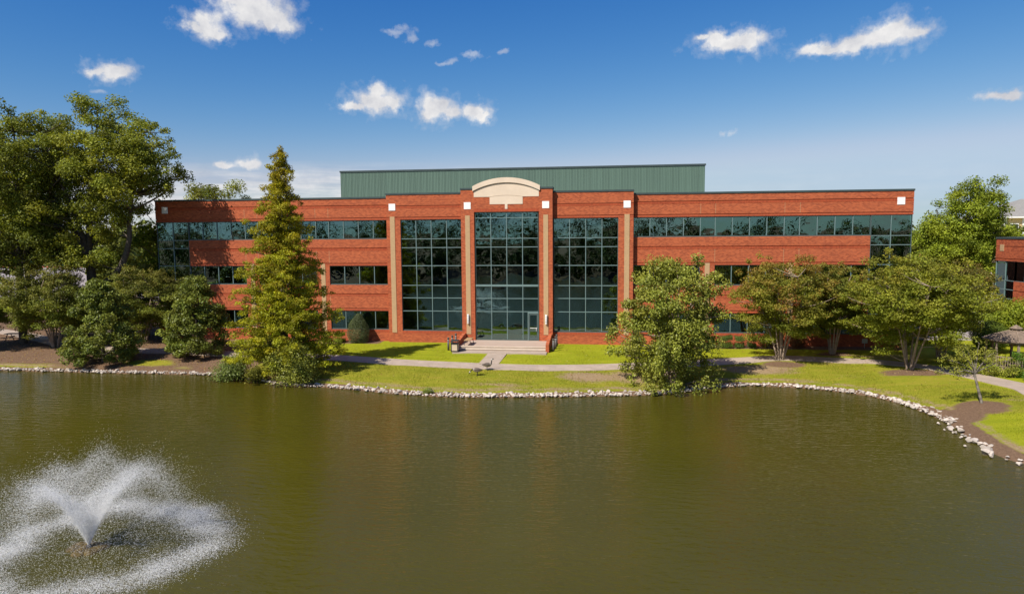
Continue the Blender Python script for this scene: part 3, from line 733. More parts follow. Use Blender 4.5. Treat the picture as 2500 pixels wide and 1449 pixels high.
# entrance bay
YC = -1.0
ex = [XC - 2.70 + 1.35 * i for i in range(5)]
DOOR0, DOOR1, DOORZ = -5.95, -5.12, 2.62
zs_e = [0.30, 2.78, 3.90, 5.00, 6.72, 8.28, 9.01, 10.74, 11.25]
glazing('entrance_curtain_wall', ex, zs_e, YC + 0.14, skip=((3, 0),), blinds={})
mb = MB(); mb.box(XC - 2.70, XC + 2.70, YC + 0.07, YC + 0.14, 4.93, 5.09); part(mb, 'transom', M['frame'])
pn = MB().box(ex[3] + 0.035, DOOR0 - 0.07, YC + 0.165, YC + 0.173, 0.40, 2.75); part(pn, 'side_pane', M['glass'])
mb = MB(); mb.box(DOOR0 - 0.065, DOOR0, YC + 0.06, YC + 0.22, 0.31, 2.74); mb.box(DOOR1, DOOR1 + 0.03, YC + 0.06, YC + 0.22, 0.31, 2.74); mb.box(DOOR0, DOOR1, YC + 0.06, YC + 0.22, DOORZ + 0.003, 2.74)
part(mb, 'door_frame', M['frame'])
mb = MB(); y0, y1 = YC + 0.09, YC + 0.14
mb.box(DOOR0 + 0.005, DOOR0 + 0.12, y0, y1, 0.33, DOORZ); mb.box(DOOR1 - 0.12, DOOR1 - 0.005, y0, y1, 0.33, DOORZ); mb.box(DOOR0 + 0.12, DOOR1 - 0.12, y0, y1, DOORZ - 0.12, DOORZ); mb.box(DOOR0 + 0.12, DOOR1 - 0.12, y0, y1, 0.33, 0.60)
door = part(mb, 'door', M['frame_dark'])
MB().box(DOOR0 + 0.12, DOOR1 - 0.12, YC + 0.11, YC + 0.118, 0.60, DOORZ - 0.12).build('pane', M['glass'], door)
mb = MB(); mb.box(DOOR0 + 0.13, DOOR1 - 0.10, YC + 0.05, YC + 0.075, 1.36, 1.40); mb.tube([(DOOR1 - 0.16, YC + 0.09, 1.42), (DOOR1 - 0.16, YC + 0.02, 1.40), (DOOR1 - 0.16, YC + 0.02, 1.12), (DOOR1 - 0.16, YC + 0.09, 1.10)], 0.018, 8)
mb.build('handle', M['white_metal'], door)
# brick over the entrance glass stepped round the precast tympanum
XL, XR_ = XC - 2.76, XC + 2.76
mb = MB()
mb.box(XL, XC - 1.40, YC, YC + 0.4, 11.25, 12.50, 0); mb.box(XC + 1.40, XR_, YC, YC + 0.4, 11.25, 12.50, 0)
mb.box(XC - 1.40, XC - 0.11, YC, YC + 0.4, 11.25, 11.88, 0); mb.box(XC + 0.11, XC + 1.40, YC, YC + 0.4, 11.25, 11.88, 0)
mb.box(XC - 0.11, XC + 0.11, YC, YC + 0.4, 11.25, 11.48, 0); mb.box(XL, XR_, YC - 0.012, YC + 0.001, 11.25, 11.48, 1)
part(mb, 'brick_head', [M['brick'], M['soldier']])
def arc(x0, x1, zs0, zp, n=24):
    h = (x1 - x0) / 2; s = zp - zs0; r = (h * h + s * s) / (2 * s); cz = zp - r; a = math.asin(h / r)
    return [((x0 + x1) / 2 + r * math.sin(t), cz + r * math.cos(t)) for t in np.linspace(-a, a, n)]
inner = arc(XL, XR_, 12.98, 13.66)
poly = [(XR_, 12.50), (XC + 1.40, 12.50), (XC + 1.40, 11.88), (XC + 0.11, 11.88), (XC + 0.11, 11.48), (XC - 0.11, 11.48), (XC - 0.11, 11.88), (XC - 1.40, 11.88), (XC - 1.40, 12.50), (XL, 12.50)] + inner
mb = MB(); mb.prism_xz(poly[::-1], YC - 0.03, YC + 0.38); part(mb, 'tympanum', M['cream'])
mb = MB(); lo = arc(XC - 1.40, XC + 1.40, 12.50, 12.62, 12); band_ = lo + [(x, z + 0.022) for x, z in lo[::-1]]
mb.prism_xz(band_, YC - 0.045, YC - 0.028); part(mb, 'tympanum_moulding', M['cream_dark'])
outer = arc(XL - 0.10, XR_ + 0.10, 13.40, 14.10); inn2 = arc(XL - 0.10, XR_ + 0.10, 12.985, 13.68)
mb = MB(); mb.prism_xz(outer + inn2[::-1], YC - 0.13, YC + 0.55); part(mb, 'arched_cornice', M['cream'])
# roofs, rear, inside
mb = MB(); mb.box(XC - 32.2, XC + 32.2, 0.36, 25.9, 12.15, 12.35); mb.box(XC - 10.5, XC + 10.5, -0.1, 0.35, 12.15, 12.34); part(mb, 'roof', M['membrane'])
part(MB().box(XC - 32.6, XC + 32.6, 26, 26.35, -0.5, ZR + 0.15), 'rear_wall', M['brick'])
mb = MB()
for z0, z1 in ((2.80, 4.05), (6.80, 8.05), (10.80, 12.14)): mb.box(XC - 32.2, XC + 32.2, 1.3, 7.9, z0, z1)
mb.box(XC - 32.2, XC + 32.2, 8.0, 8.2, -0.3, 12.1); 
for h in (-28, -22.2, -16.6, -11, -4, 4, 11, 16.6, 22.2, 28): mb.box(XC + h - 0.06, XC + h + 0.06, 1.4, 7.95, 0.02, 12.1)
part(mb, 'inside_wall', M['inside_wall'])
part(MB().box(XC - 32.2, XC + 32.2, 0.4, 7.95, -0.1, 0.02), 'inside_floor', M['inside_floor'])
# green metal rooftop enclosure: every sheet of siding its own piece
px0, px1, PY, PZ = -26.1, 9.95, 9.0, 15.72
encl = part(MB().box(px0 + 0.03, px1 - 0.03, PY + 0.06, PY + 9, 12.36, PZ), 'rooftop_enclosure', M['panel'])
pw = (px1 - px0) / 60
sm = MB().box(0, pw - 0.012, -0.02, 0.05, 12.36, PZ)
for k in range(4): sm.box(0.03 + k * pw / 4, 0.03 + k * pw / 4 + 0.035, -0.05, -0.019, 12.36, PZ)
pme = sm.mesh('panel'); pme.materials.append(M['panel'])
for k in range(60):
    o = bpy.data.objects.new('panel', pme); COL.objects.link(o); o.parent = encl; o.location = (px0 + k * pw, PY, 0)
o = MB().box(px0 - 0.06, px1 + 0.06, PY - 0.10, PY + 9.1, PZ, PZ + 0.16).build('coping', M['coping'], encl)

# ------------------------------------------------------------------ entrance terrace, steps, cheek walls
terr = empty('entrance_terrace', (XC, -3, 0)); tag(terr, 'raised brick paved terrace with stone edged steps before the glass entrance', 'terrace')
tx0, tx1 = -11.35, -4.20
part(MB().box(tx0, tx1, -4.10, -0.62, -0.6, 0.30), 'paving', M['paver'], terr)
for i, (ya, yb, zt) in enumerate(((-4.24, -4.10, 0.30), (-4.60, -4.242, 0.15))):
    part(MB().box(tx0, tx1, ya - 0.02, yb, zt - 0.055, zt + 0.004), 'step_edge', M['stepstone'], terr, 0.01)
    part(MB().box(tx0, tx1, ya + 0.01, yb - 0.001, -0.6, zt - 0.056), 'riser', M['concrete'], terr)
part(MB().box(tx0 - 0.25, tx1 + 0.12, -5.60, -4.591, -0.5, 0.005), 'landing', M['concrete'], terr)
for xa, xb in ((tx0 - 0.26, tx0 - 0.002), (tx1 + 0.002, tx1 + 0.26)):
    mb = MB(); prof = [(-4.72, -0.6), (-1.02, -0.6), (-1.02, 0.92), (-1.5, 0.92), (-4.72, 0.60)]
    v = [(xa, y, z) for y, z in prof] + [(xb, y, z) for y, z in prof]; n = 5
    mb.add(v, [list(range(n)), list(range(2 * n - 1, n - 1, -1))] + [(i, i + n, (i + 1) % n + n, (i + 1) % n) for i in range(n)])
    part(mb, 'cheek_wall', M['brick'], terr)

# ------------------------------------------------------------------ things at the entrance
def bollard_proto():
    root = empty('bollard_light')
    MB().lathe([(0.085, -0.15), (0.085, 0.72)], 14).build('post', M['bollard'], root)
    MB().lathe([(0.070, 0.721), (0.070, 0.80)], 14).build('lens', M['lens'], root)
    MB().lathe([(0.088, 0.801), (0.088, 0.93), (0.07, 0.975), (0.02, 0.985)], 14).build('cap', M['bollard'], root)
    return root
B0 = bollard_proto()
spots = [(-12.22,-4.18,'bronze bollard light left of the steps, nearest the litter bin'),(-12.14,-3.02,'bronze bollard light left of the steps, middle of its row of three'),(-12.08,-1.90,'bronze bollard light left of the steps, closest to the brick wall'),
         (-3.62,-4.16,'bronze bollard light right of the steps, foremost on the lawn edge'),(-3.52,-2.94,'bronze bollard light right of the steps, middle of its row of three'),(-3.50,-1.80,'bronze bollard light right of the steps, closest to the brick wall')]
for i, (x, y, lb) in enumerate(spots):
    o = B0 if i == 0 else copy_tree(B0)
    o.location = (x, y, max(gz(x, y), 0) + 0.02); tag(o, lb, 'bollard light', 'bollard lights flanking the entrance steps')

bn = empty('litter_bin', (-11.45, -5.15, 0.005), 0.0); tag(bn, 'square dark litter bin with tan side panels left of the steps', 'litter bin')
mb = MB()
for sx in (-1, 1):
    for sy in (-1, 1): mb.box(sx * 0.27 - 0.03, sx * 0.27 + 0.03, sy * 0.27 - 0.03, sy * 0.27 + 0.03, 0, 0.86)
mb.box(-0.295, 0.295, -0.295, 0.295, 0.02, 0.10); mb.box(-0.295, 0.295, -0.295, 0.295, 0.62, 0.70)
mb.build('frame', M['black_metal'], bn)
for k in range(4):
    o = MB().box(-0.22, 0.22, -0.275, -0.255, 0.11, 0.61).build('side_panel', M['cream_dark'], bn); o.rotation_euler = (0, 0, k * math.pi / 2)
MB().box(-0.23, 0.23, -0.23, 0.23, 0.11, 0.6).build('liner', M['black_metal'], bn)
MB().box(-0.31, 0.31, -0.31, 0.31, 0.861, 0.94).build('lid', M['black_metal'], bn, 0.02)

bc = empty('park_bench', (-10.72, -3.35, 0.305), math.radians(-90)); tag(bc, 'tan slatted bench with dark metal legs on the terrace beside the bin', 'bench')
for k in range(6):
    MB().box(-0.78, 0.78, -0.22 + k * 0.085, -0.22 + k * 0.085 + 0.07, 0.42, 0.455).build('slat', M['wood_tan'], bc)
for x in (-0.62, 0.62):
    mb = MB(); mb.tube([(x, -0.24, 0.0), (x, -0.16, 0.40), (x, 0.26, 0.41)], 0.025, 8); mb.tube([(x, 0.34, 0.0), (x, 0.26, 0.40)], 0.025, 8); mb.build('leg', M['black_metal'], bc)

# small utility sign by the wall on the right
sg = empty('sign_post', (21.3, -0.65, gz(21.3, -0.65))); tag(sg, 'small grey plate on a thin post before the right brick wall', 'sign')
MB().tube([(0, 0, -0.2), (0, 0, 0.75)], 0.02, 8).build('post', M['sign_grey'], sg); MB().box(-0.21, 0.21, -0.045, -0.021, 0.42, 0.78).build('plate', M['sign_grey'], sg)

# ------------------------------------------------------------------ geese
def goose(loc, rz, spine, label):
    """spine: (x, z, half width, half height, colour key) from tail to beak"""
    K = {'brown': (0.10, 0.075, 0.055), 'pale': (0.36, 0.30, 0.24), 'black': (0.012, 0.011, 0.011), 'white': (0.68, 0.64, 0.58)}
    root = empty('goose', loc, rz); tag(root, label, 'goose', 'geese on the bank')
    vs, cs, fs = [], [], []; n = 10
    for i, (x, z, w, h, c) in enumerate(spine):
        a = spine[max(i - 1, 0)]; b = spine[min(i + 1, len(spine) - 1)]; dx, dz = b[0] - a[0], b[1] - a[1]; l = math.hypot(dx, dz)
        nx_, nz_ = -dz / l, dx / l
        for k in range(n):
            t = 2 * math.pi * k / n; s = math.sin(t) * h
            vs.append((x + nx_ * s, math.cos(t) * w, z + nz_ * s))
            cc = np.array(K[c])
            if c == 'brown' and math.sin(t) < -0.2: cc = np.array(K['pale'])
            cs.append(cc)
    m_ = len(spine)
    for i in range(m_ - 1):
        for k in range(n): fs.append((i * n + k, i * n + (k + 1) % n, (i + 1) * n + (k + 1) % n, (i + 1) * n + k))
    me = np_mesh('body', np.array(vs), np.array(fs), np.array(cs), True); link('body', me, root, [M['feather']])
    for s in (-1, 1):
        mb = MB(); mb.tube([(-0.02, s * 0.07, 0.30), (-0.01, s * 0.07, 0.16), (-0.03, s * 0.07, 0.0)], [0.028, 0.014, 0.012], 6); mb.box(-0.03, 0.07, s * 0.07 - 0.03, s * 0.07 + 0.03, 0.0, 0.012); mb.build('leg', M['black_metal'], root)
        wv = [(-0.30, s * 0.06, 0.44), (-0.12, s * 0.165, 0.47), (0.12, s * 0.168, 0.44), (0.16, s * 0.155, 0.36), (-0.05, s * 0.165, 0.33), (-0.26, s * 0.10, 0.39)]
        MB().add(wv + [(a, b - s * 0.02, c) for a, b, c in wv], [(0, 1, 2, 3, 4, 5), (11, 10, 9, 8, 7, 6)] + [(i, i + 6, (i + 1) % 6 + 6, (i + 1) % 6) for i in range(6)]).build('wing', simple_goose, root)
simple_goose = simple('goose_wing', (0.085, 0.062, 0.046), 0.75, 0.3, 14)
body = [(-0.40, 0.40, 0.015, 0.008, 'black'), (-0.32, 0.40, 0.06, 0.035, 'black'), (-0.24, 0.39, 0.10, 0.085, 'brown'), (-0.10, 0.385, 0.155, 0.145, 'brown'), (0.06, 0.38, 0.165, 0.16, 'brown'), (0.18, 0.40, 0.135, 0.135, 'brown'), (0.25, 0.44, 0.085, 0.09, 'pale')]
goose((-7.84, -11.25, gz(-7.84, -11.25) + 0.01), math.radians(8), body + [(0.29, 0.50, 0.048, 0.05, 'black'), (0.31, 0.60, 0.036, 0.036, 'black'), (0.32, 0.70, 0.033, 0.033, 'black'), (0.34, 0.78, 0.04, 0.042, 'white'), (0.385, 0.80, 0.042, 0.044, 'black'), (0.43, 0.795, 0.028, 0.028, 'black'), (0.48, 0.785, 0.012, 0.012, 'black')], 'goose standing with neck raised at the edge of the path')
goose((-8.30, -12.7, gz(-8.3, -12.7) + 0.01), math.radians(176), body + [(0.31, 0.43, 0.05, 0.052, 'black'), (0.39, 0.38, 0.038, 0.038, 'black'), (0.47, 0.30, 0.034, 0.034, 'black'), (0.52, 0.23, 0.04, 0.042, 'white'), (0.55, 0.18, 0.042, 0.044, 'black'), (0.57, 0.14, 0.028, 0.028, 'black'), (0.59, 0.09, 0.012, 0.012, 'black')], 'goose with neck lowered grazing on the bank')

# ------------------------------------------------------------------ rip-rap along the water
rip = empty('stone_border', (0, -15, WATER_Z)); tag(rip, 'border of pale broken stones along the pond edge', 'stone border')
def rock_mesh(seed):
    r = np.random.default_rng(seed); bm = bmesh.new()
    for _ in range(15):
        p = r.normal(size=3); p = p / np.linalg.norm(p) * r.uniform(0.8, 1.0); bm.verts.new((p[0] * 0.55, p[1] * 0.46, p[2] * 0.36))
    bmesh.ops.convex_hull(bm, input=bm.verts); 
    for v in [v for v in bm.verts if not v.link_faces]: bm.verts.remove(v)
    me = bpy.data.meshes.new('stone'); bm.to_mesh(me); bm.free(); return me
variants = [rock_mesh(100 + i) for i in range(12)]
for v in variants: v.materials.append(M['rock'])
line = POND[:len(SHORE) * 3 - 2]; seg = np.linalg.norm(np.diff(line, axis=0), axis=1); cum = np.concatenate([[0], np.cumsum(seg)])
stones = []
t = 0.0
while t < cum[-1]:
    i = min(np.searchsorted(cum, t, 'right') - 1, len(seg) - 1); f_ = (t - cum[i]) / seg[i]; p = line[i] + (line[i + 1] - line[i]) * f_; d = (line[i + 1] - line[i]) / seg[i]; nr = np.array([-d[1], d[0]])
    sparse = p[1] < -20.2
    shade_gap = False
    rows_ = 1 if sparse else (3 if -17 < p[0] < 6 or p[0] > 17.6 else 2)
    for k in range(rows_ + 1):
        if rng.random() < (0.35 if sparse else 0.14): continue
        sz = min(0.09 + rng.exponential(0.07), 0.34) * (1.15 if sparse else 1.0)
        off = (k - 1.25) * 0.20 + rng.normal(0, 0.07) + (rng.normal(-0.2, 0.22) if sparse else 0)
        q = p + nr * off + d * rng.normal(0, 0.10)
        sdist = off
        z = max(WATER_Z - 0.02, -0.82 + 0.10 * max(sdist, 0)) + sz * rng.uniform(0.05, 0.22)
        stones.append((q[0], q[1], z, sz * 2.0 * 0.62, rng.uniform(0, 6.28), rng.uniform(-0.4, 0.4)))
    t += 0.14 if not sparse else 0.20
camx = np.array([0, -58.3])
stones.sort(key=lambda s: -(s[3] / np.hypot(s[0] - camx[0], s[1] - camx[1])))
for s in stones[:300]:
    o = bpy.data.objects.new('stone', variants[int(rng.integers(12))]); COL.objects.link(o); o.parent = rip
    o.location = (s[0], s[1] + 15, s[2] - WATER_Z); o.rotation_euler = (s[5], s[5] * 0.7, s[4]); o.scale = (s[3], s[3], s[3])
bm = bmesh.new()
for s in stones[300:]:
    n0 = len(bm.verts); bm.from_mesh(variants[int(rng.integers(12))]); bm.verts.ensure_lookup_table()
    mt_ = Matrix.Translation((s[0], s[1] + 15, s[2] - WATER_Z)) @ Matrix.Rotation(s[4], 4, 'Z') @ Matrix.Rotation(s[5], 4, 'X') @ Matrix.Scale(s[3], 4)
    bmesh.ops.transform(bm, matrix=mt_, verts=bm.verts[n0:])
me = bpy.data.meshes.new('small_stones'); bm.to_mesh(me); bm.free(); tag(link('small_stones', me, rip, [M['rock']]), kind='stuff')

# ------------------------------------------------------------------ fountain
FX, FY = -16.67, -38.6
fo = empty('pond_fountain', (FX, FY, WATER_Z)); tag(fo, 'fountain spraying a white cone of water from an algae covered float', 'fountain')
mb = MB()
for k in range(9):
    a = 2 * math.pi * k / 9 + rng.uniform(-0.3, 0.3); r = rng.uniform(0.18, 0.46); cx, cy = r * math.cos(a) * 1.25, r * math.sin(a); rr = rng.uniform(0.16, 0.26)
    prof = [(rr * 1.25, -0.10), (rr * 1.1, 0.03), (rr * 0.7, 0.075), (rr * 0.2, 0.095)]
    mb.lathe([(q * rng.uniform(0.85, 1.15), z) for q, z in prof], 9, (cx, cy))
mb.lathe([(0.45, -0.1), (0.42, 0.04), (0.1, 0.06)], 14)
mb.build('float', M['algae'], fo)
MB().lathe([(0.09, 0.02), (0.08, 0.13), (0.05, 0.15)], 12).build('nozzle', M['black_metal'], fo)
def drops(name, pos, size, parent):
    """a mist of flakes of water, each a few millimetres across"""
    n = len(pos); u_ = unit(rng.normal(size=(n, 3))); w_ = unit(np.cross(u_, rng.normal(size=(n, 3)))); sz = (size * rng.uniform(0.5, 1.5, n))[:, None]
    v = np.stack([pos + u_ * sz, pos - u_ * sz * 0.5 + w_ * sz * 0.87, pos - u_ * sz * 0.5 - w_ * sz * 0.87], 1)
    return tag(link(name, np_mesh(name, v.reshape(-1, 3), np.arange(3 * n).reshape(n, 3)), parent, [M['drops']]), kind='stuff')
ND = 215000
ang = rng.uniform(0, 2 * math.pi, ND); tight = rng.random(ND) < 0.62
tilt = np.abs(rng.normal(0.375, np.where(tight, 0.022, 0.075), ND)); spd = rng.normal(7.7, np.where(tight, 0.28, 0.6), ND)
gust = 1 + 0.045 * np.sin(ang * 3 + 1.1) + 0.05 * np.sin(ang * 7)
spd = spd * gust
T = 2 * spd * np.cos(tilt) / 9.8
tt = T * rng.uniform(0, 1, ND) ** 1.35
drag = 0.34
ex_ = (1 - np.exp(-drag * tt)) / drag
vr = spd * np.sin(tilt); rr = vr * ex_; zz = (spd * np.cos(tilt)) * ex_ - 4.9 * tt * tt * 0.97
pos = np.stack([rr * np.cos(ang) + 0.22 * tt, rr * np.sin(ang) + 0.1 * tt, 0.14 + zz], 1)
pos += rng.normal(0, 1, pos.shape) * np.where(tight, 0.006 + 0.045 * tt, 0.01 + 0.13 * tt)[:, None]
keep = pos[:, 2] > 0.0
drops('spray', pos[keep], 0.0085, fo)
ND = 4000
hh = rng.uniform(0, 1, ND) ** 0.8 * 1.5; ang = rng.uniform(0, 2 * math.pi, ND); r = hh * np.tan(0.36) * rng.uniform(0.9, 1.06, ND)
drops('jet', np.stack([r * np.cos(ang), r * np.sin(ang), 0.14 + hh], 1), 0.008, fo)
ND = 150000
ang = rng.uniform(0, 2 * math.pi, ND); lump = 0.5 + 0.5 * np.sin(ang * 4 + 0.6) * np.sin(ang * 9 + 2)
r = 3.05 + 0.22 * np.sin(ang * 3 + 1.1) + 0.15 * np.sin(ang * 7) + rng.normal(0, 0.46, ND) + 0.25
p = np.stack([r * np.cos(ang) + 0.32, r * np.sin(ang) + 0.15, np.abs(rng.normal(0, 0.05, ND)) * (0.4 + lump)], 1)
nr_ = rng.uniform(0, 1, 12000) ** 0.5 * 3.8; na = rng.uniform(0, 2 * math.pi, 12000)
p2 = np.stack([nr_ * np.cos(na) + 0.28, nr_ * np.sin(na) + 0.15, np.abs(rng.normal(0, 0.03, 12000))], 1)
drops('splash', np.concatenate([p[rng.random(ND) < 0.45 + 0.55 * lump], p2[:5000]]), 0.0105, fo)

# ------------------------------------------------------------------ trees
def ell_points(n, c, r, inner=0.0, minsep=0.0, zbias=0.0):
    out = []
    tries = 0
    while len(out) < n and tries < n * 60:
        tries += 1
        d = unit(rng.normal(size=3)); k = rng.uniform(inner, 1) ** (1 / 2.4)
        lump = 1 + 0.16 * math.sin(3 * math.atan2(d[1], d[0]) + c[0] * 7 + 4 * d[2]) + 0.10 * math.sin(5 * math.atan2(d[1], d[0]) - 6 * d[2] + c[2])
        p = np.array(c) + d * np.array(r) * k * lump
        if minsep and any(np.linalg.norm(p - q) < minsep for q in out): continue
        out.append(p)
    return np.array(out)
G_OAK = [(0.098, 0.122, 0.013), (0.140, 0.150, 0.015), (0.068, 0.090, 0.013), (0.165, 0.150, 0.018)]
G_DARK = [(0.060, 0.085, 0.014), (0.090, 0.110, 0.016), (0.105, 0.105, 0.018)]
G_MYR = [(0.105, 0.130, 0.014), (0.145, 0.145, 0.015), (0.075, 0.100, 0.012), (0.165, 0.110, 0.022)]
G_CYP = [(0.205, 0.215, 0.010), (0.165, 0.185, 0.010), (0.260, 0.215, 0.014), (0.110, 0.140, 0.010)]
G_MAG = [(0.058, 0.080, 0.012), (0.088, 0.105, 0.014), (0.120, 0.120, 0.018)]
G_BIR = [(0.128, 0.140, 0.018), (0.180, 0.172, 0.024), (0.090, 0.108, 0.015)]
G_LIT = [(0.120, 0.155, 0.012), (0.170, 0.180, 0.014), (0.085, 0.115, 0.012)]

def stem(pts, r0, r1, n=8, amp=0.05, bow=(0, 0, 0)):
    l = wobble_line(pts[0], pts[1], n, amp, bow); return (l, np.linspace(r0, r1, n) ** 1.0)

# bald cypress in front of the left wing
def cypress(loc, H):
    cs, rs, ns, stems = [], [], [], []
    trunk = stem(((0, 0, -0.6), (0.25, 0.0, H)), 0.33, 0.03, 14, 0.05); stems.append(trunk)
    a = 0.0; h = 0.9
    while h < H - 0.35:
        f = h / H; a += 2.4 + rng.normal(0, 0.35)
        L = (3.95 * (1 - f ** 1.45) + 0.13) * rng.uniform(0.70, 1.16)
        if f < 0.10: L *= 0.85
        d = np.array([math.cos(a), math.sin(a), 0]); base = np.array([0.25 * f, 0, h]); lift = L * (0.10 + 0.30 * f)
        m_ = max(2, int(L / 0.33))
        for j in range(m_):
            t = (j + 0.9) / m_
            if t < 0.18 and f < 0.6: continue
            side = np.array([-d[1], d[0], 0]) * rng.normal(0, 0.16 * L * t)
            c = base + d * L * t + side + np.array([0, 0, lift * t - 0.16 * L * t * t]) + rng.normal(0, 0.12, 3)
            sz = rng.uniform(0.7, 1.3) * (1.1 - 0.35 * t); cs.append(c); rs.append(np.array([0.46, 0.46, 0.30]) * sz); ns.append(int(120 * sz * sz))
        h += 0.066 + 0.04 * f
    cs.append(np.array([0.25, 0, H - 0.1])); rs.append(np.array([0.25, 0.25, 0.5])); ns.append(200)
    def cf(col, pos, idx):
        f = np.clip(pos[:, 2] / H, 0, 1)[:, None]
        rust = np.array([0.29, 0.19, 0.016]) * (0.8 + 0.4 * rng.random((len(col), 1)))
        k = np.clip(0.02 + 0.50 * f ** 1.3 + rng.normal(0, 0.15, (len(col), 1)), 0, 0.8)
        return np.clip(col * (1 - k) + rust * k, 0.004, 1)
    make_tree('cypress_tree', 'tall conical yellow green cypress standing before the left wing at the water', loc, stems, np.array(cs), np.array(rs), np.array(ns), (0.20, 0.062), G_CYP, n_twigs=300, col_fn=cf, up=0.35, r_k=0.012, rise=-0.1, shell=0.55)
cypress((-22.3, -12.6, gz(-22.3, -12.6)), 15.9)

# drooping birch at the right of the entrance
def birch(loc):
    stems = []
    for dx, dy in ((-0.9, 0.2), (0.5, -0.3), (0.1, 0.6), (1.3, 0.1)): stems.append(stem(((dx * 0.1, dy * 0.1, -0.4), (dx * 1.3, dy * 1.3, 6.8)), 0.15, 0.03, 9, 0.08))
    cs, rs, ns = [], [], []
    for c in ell_points(120, (0.0, 0.1, 5.0), (3.0, 2.7, 3.3), 0.25, 0.45):
        cs.append(c); rs.append(np.array([0.72, 0.72, 0.50]) * rng.uniform(0.7, 1.25)); ns.append(int(300 * rng.uniform(0.6, 1.3)))
    for _ in range(95):                                                     # hanging sprays all the way to the water
        a = rng.uniform(0, 6.28); r = rng.uniform(0.6, 3.0); z = rng.uniform(-0.1, 3.2); 
        cs.append(np.array([r * math.cos(a), r * math.sin(a) - 0.35, z])); rs.append(np.array([0.50, 0.50, 0.75]) * rng.uniform(0.6, 1.15)); ns.append(int(170 * rng.uniform(0.5, 1.2)))
    for c in ((-3.9, 0, 3.1), (-3.6, -0.3, 2.1), (-3.3, 0.2, 3.8), (3.0, 0, 6.2), (3.3, 0.1, 4.6), (3.1, -0.2, 2.8), (1.6, 0, 8.1), (-2.9, 0.3, 1.2)):
        for _ in range(2): cs.append(np.array(c) + rng.normal(0, 0.25, 3)); rs.append(np.array([0.5, 0.5, 0.42])); ns.append(130)
    make_tree('birch_tree', 'bushy drooping birch at the water edge right of the entrance', loc, stems, np.array(cs), np.array(rs), np.array(ns), (0.155, 0.10), G_BIR, 'leaf_gloss', 'bark_pale', 90, hang=0.35, shell=0.5)
birch((4.75, -12.6, gz(4.75, -12.6)))

# glossy magnolias, leafy down to the ground
def magnolia(loc, H, R, label):
    stems = [stem(((0, 0, -0.3), (0, 0, H * 0.95)), 0.16, 0.03, 8, 0.03)]
    cs, rs, ns = [], [], []
    for _ in range(150):
        f = rng.uniform(0.02, 1) ** 1.15; a = rng.uniform(0, 6.28)
        prof = R * ((1 - f) ** 0.62 * (0.72 + 0.85 * min(f, 0.33))) + 0.15
        k = rng.uniform(0.62, 1.05) if rng.random() < 0.8 else rng.uniform(0.2, 0.6)
        cs.append(np.array([math.cos(a) * prof * k, math.sin(a) * prof * k, 0.25 + f * H * 0.97])); s = rng.uniform(0.75, 1.25); rs.append(np.array([0.52, 0.52, 0.40]) * s); ns.append(int(190 * s))
    make_tree('magnolia_tree', label, loc, stems, np.array(cs), np.array(rs), np.array(ns), (0.205, 0.095), G_MAG, 'leaf_gloss', 'bark', 60, 'glossy magnolias on the left bank', shell=0.5, up=0.45)
magnolia((-39.0, -9.4, gz(-39, -9.4)), 6.3, 3.25, 'broad glossy dark magnolia leaning over the left shore stones')
magnolia((-32.5, -6.9, gz(-32.5, -6.9)), 6.2, 3.0, 'rounded glossy magnolia between the left shore path and the cypress')

# crape myrtles: vase of thin stems, spreading crown with reddish seed heads
def myrtle(loc, H, R, label, pal=G_MYR, group='crape myrtles', dens=1.0, red=0.5, bottom=0.17, off=(0, 0), leaf=(0.155, 0.085)):
    stems = []
    nS = 7
    for k in range(nS):
        a = 2 * math.pi * k / nS + rng.normal(0, 0.25); r = R * rng.uniform(0.25, 0.62)
        p0 = np.array([0.14 * math.cos(a), 0.14 * math.sin(a), -0.25]); p1 = np.array([r * math.cos(a) + off[0], r * math.sin(a) + off[1], H * rng.uniform(0.62, 0.85)])
        stems.append(stem((p0, p1), 0.075, 0.022, 8, 0.05, (0.10 * math.cos(a) * -1, 0.10 * math.sin(a) * -1, 0)))
    cs, rs, ns = [], [], []
    zc_ = H * (bottom + 1) / 2; rz_ = H * (1 - bottom) / 2
    for c in ell_points(int(165 * dens), (off[0], off[1], zc_), (R * 0.95, R * 0.92, rz_ * 0.95), 0.2, 0.36):
        s = rng.uniform(0.65, 1.25); cs.append(c); rs.append(np.array([0.66, 0.66, 0.30]) * s * (R / 2.9) ** 0.5); ns.append(int(230 * s * s))
    for _ in range(int(34 * dens)):
        a = rng.uniform(0, 6.28); e = rng.uniform(-0.1, 1.2); k = rng.uniform(0.98, 1.16)
        c = np.array([off[0] + R * k * math.cos(a) * math.cos(e), off[1] + R * k * math.sin(a) * math.cos(e), zc_ + rz_ * k * math.sin(e)])
        cs.append(c); rs.append(np.array([0.30, 0.30, 0.28]) * rng.uniform(0.7, 1.3)); ns.append(60)
    C_ = np.array(cs)
    def cf(col, pos, idx):
        q = (pos - np.array([off[0], off[1], zc_])) / np.array([R, R, rz_]); rad = np.linalg.norm(q, axis=1)
        k = np.clip((rad - 0.66) * 1.5 + 0.45 * (q[:, 2] - 0.1), 0, 1) * red * rng.uniform(0, 1, len(col)) * (0.5 + (np.sin(idx * 12.9898) * 43758.5 % 1))
        fresh = np.clip(0.6 - q[:, 2], 0, 1)[:, None] * 0.42; col = col * (1 - fresh) + np.array([0.185, 0.235, 0.016]) * fresh * (0.7 + 0.6 * rng.random((len(col), 1)))
        seed = np.array([0.33, 0.150, 0.035]); k = np.clip(k, 0, 0.9)[:, None]
        return col * (1 - k) + seed * k
    make_tree('crape_myrtle', label, loc, stems, C_, np.array(rs), np.array(ns), leaf, pal, 'leaf', 'bark_pale', 80, group, col_fn=cf, up=0.8, r_k=0.011)
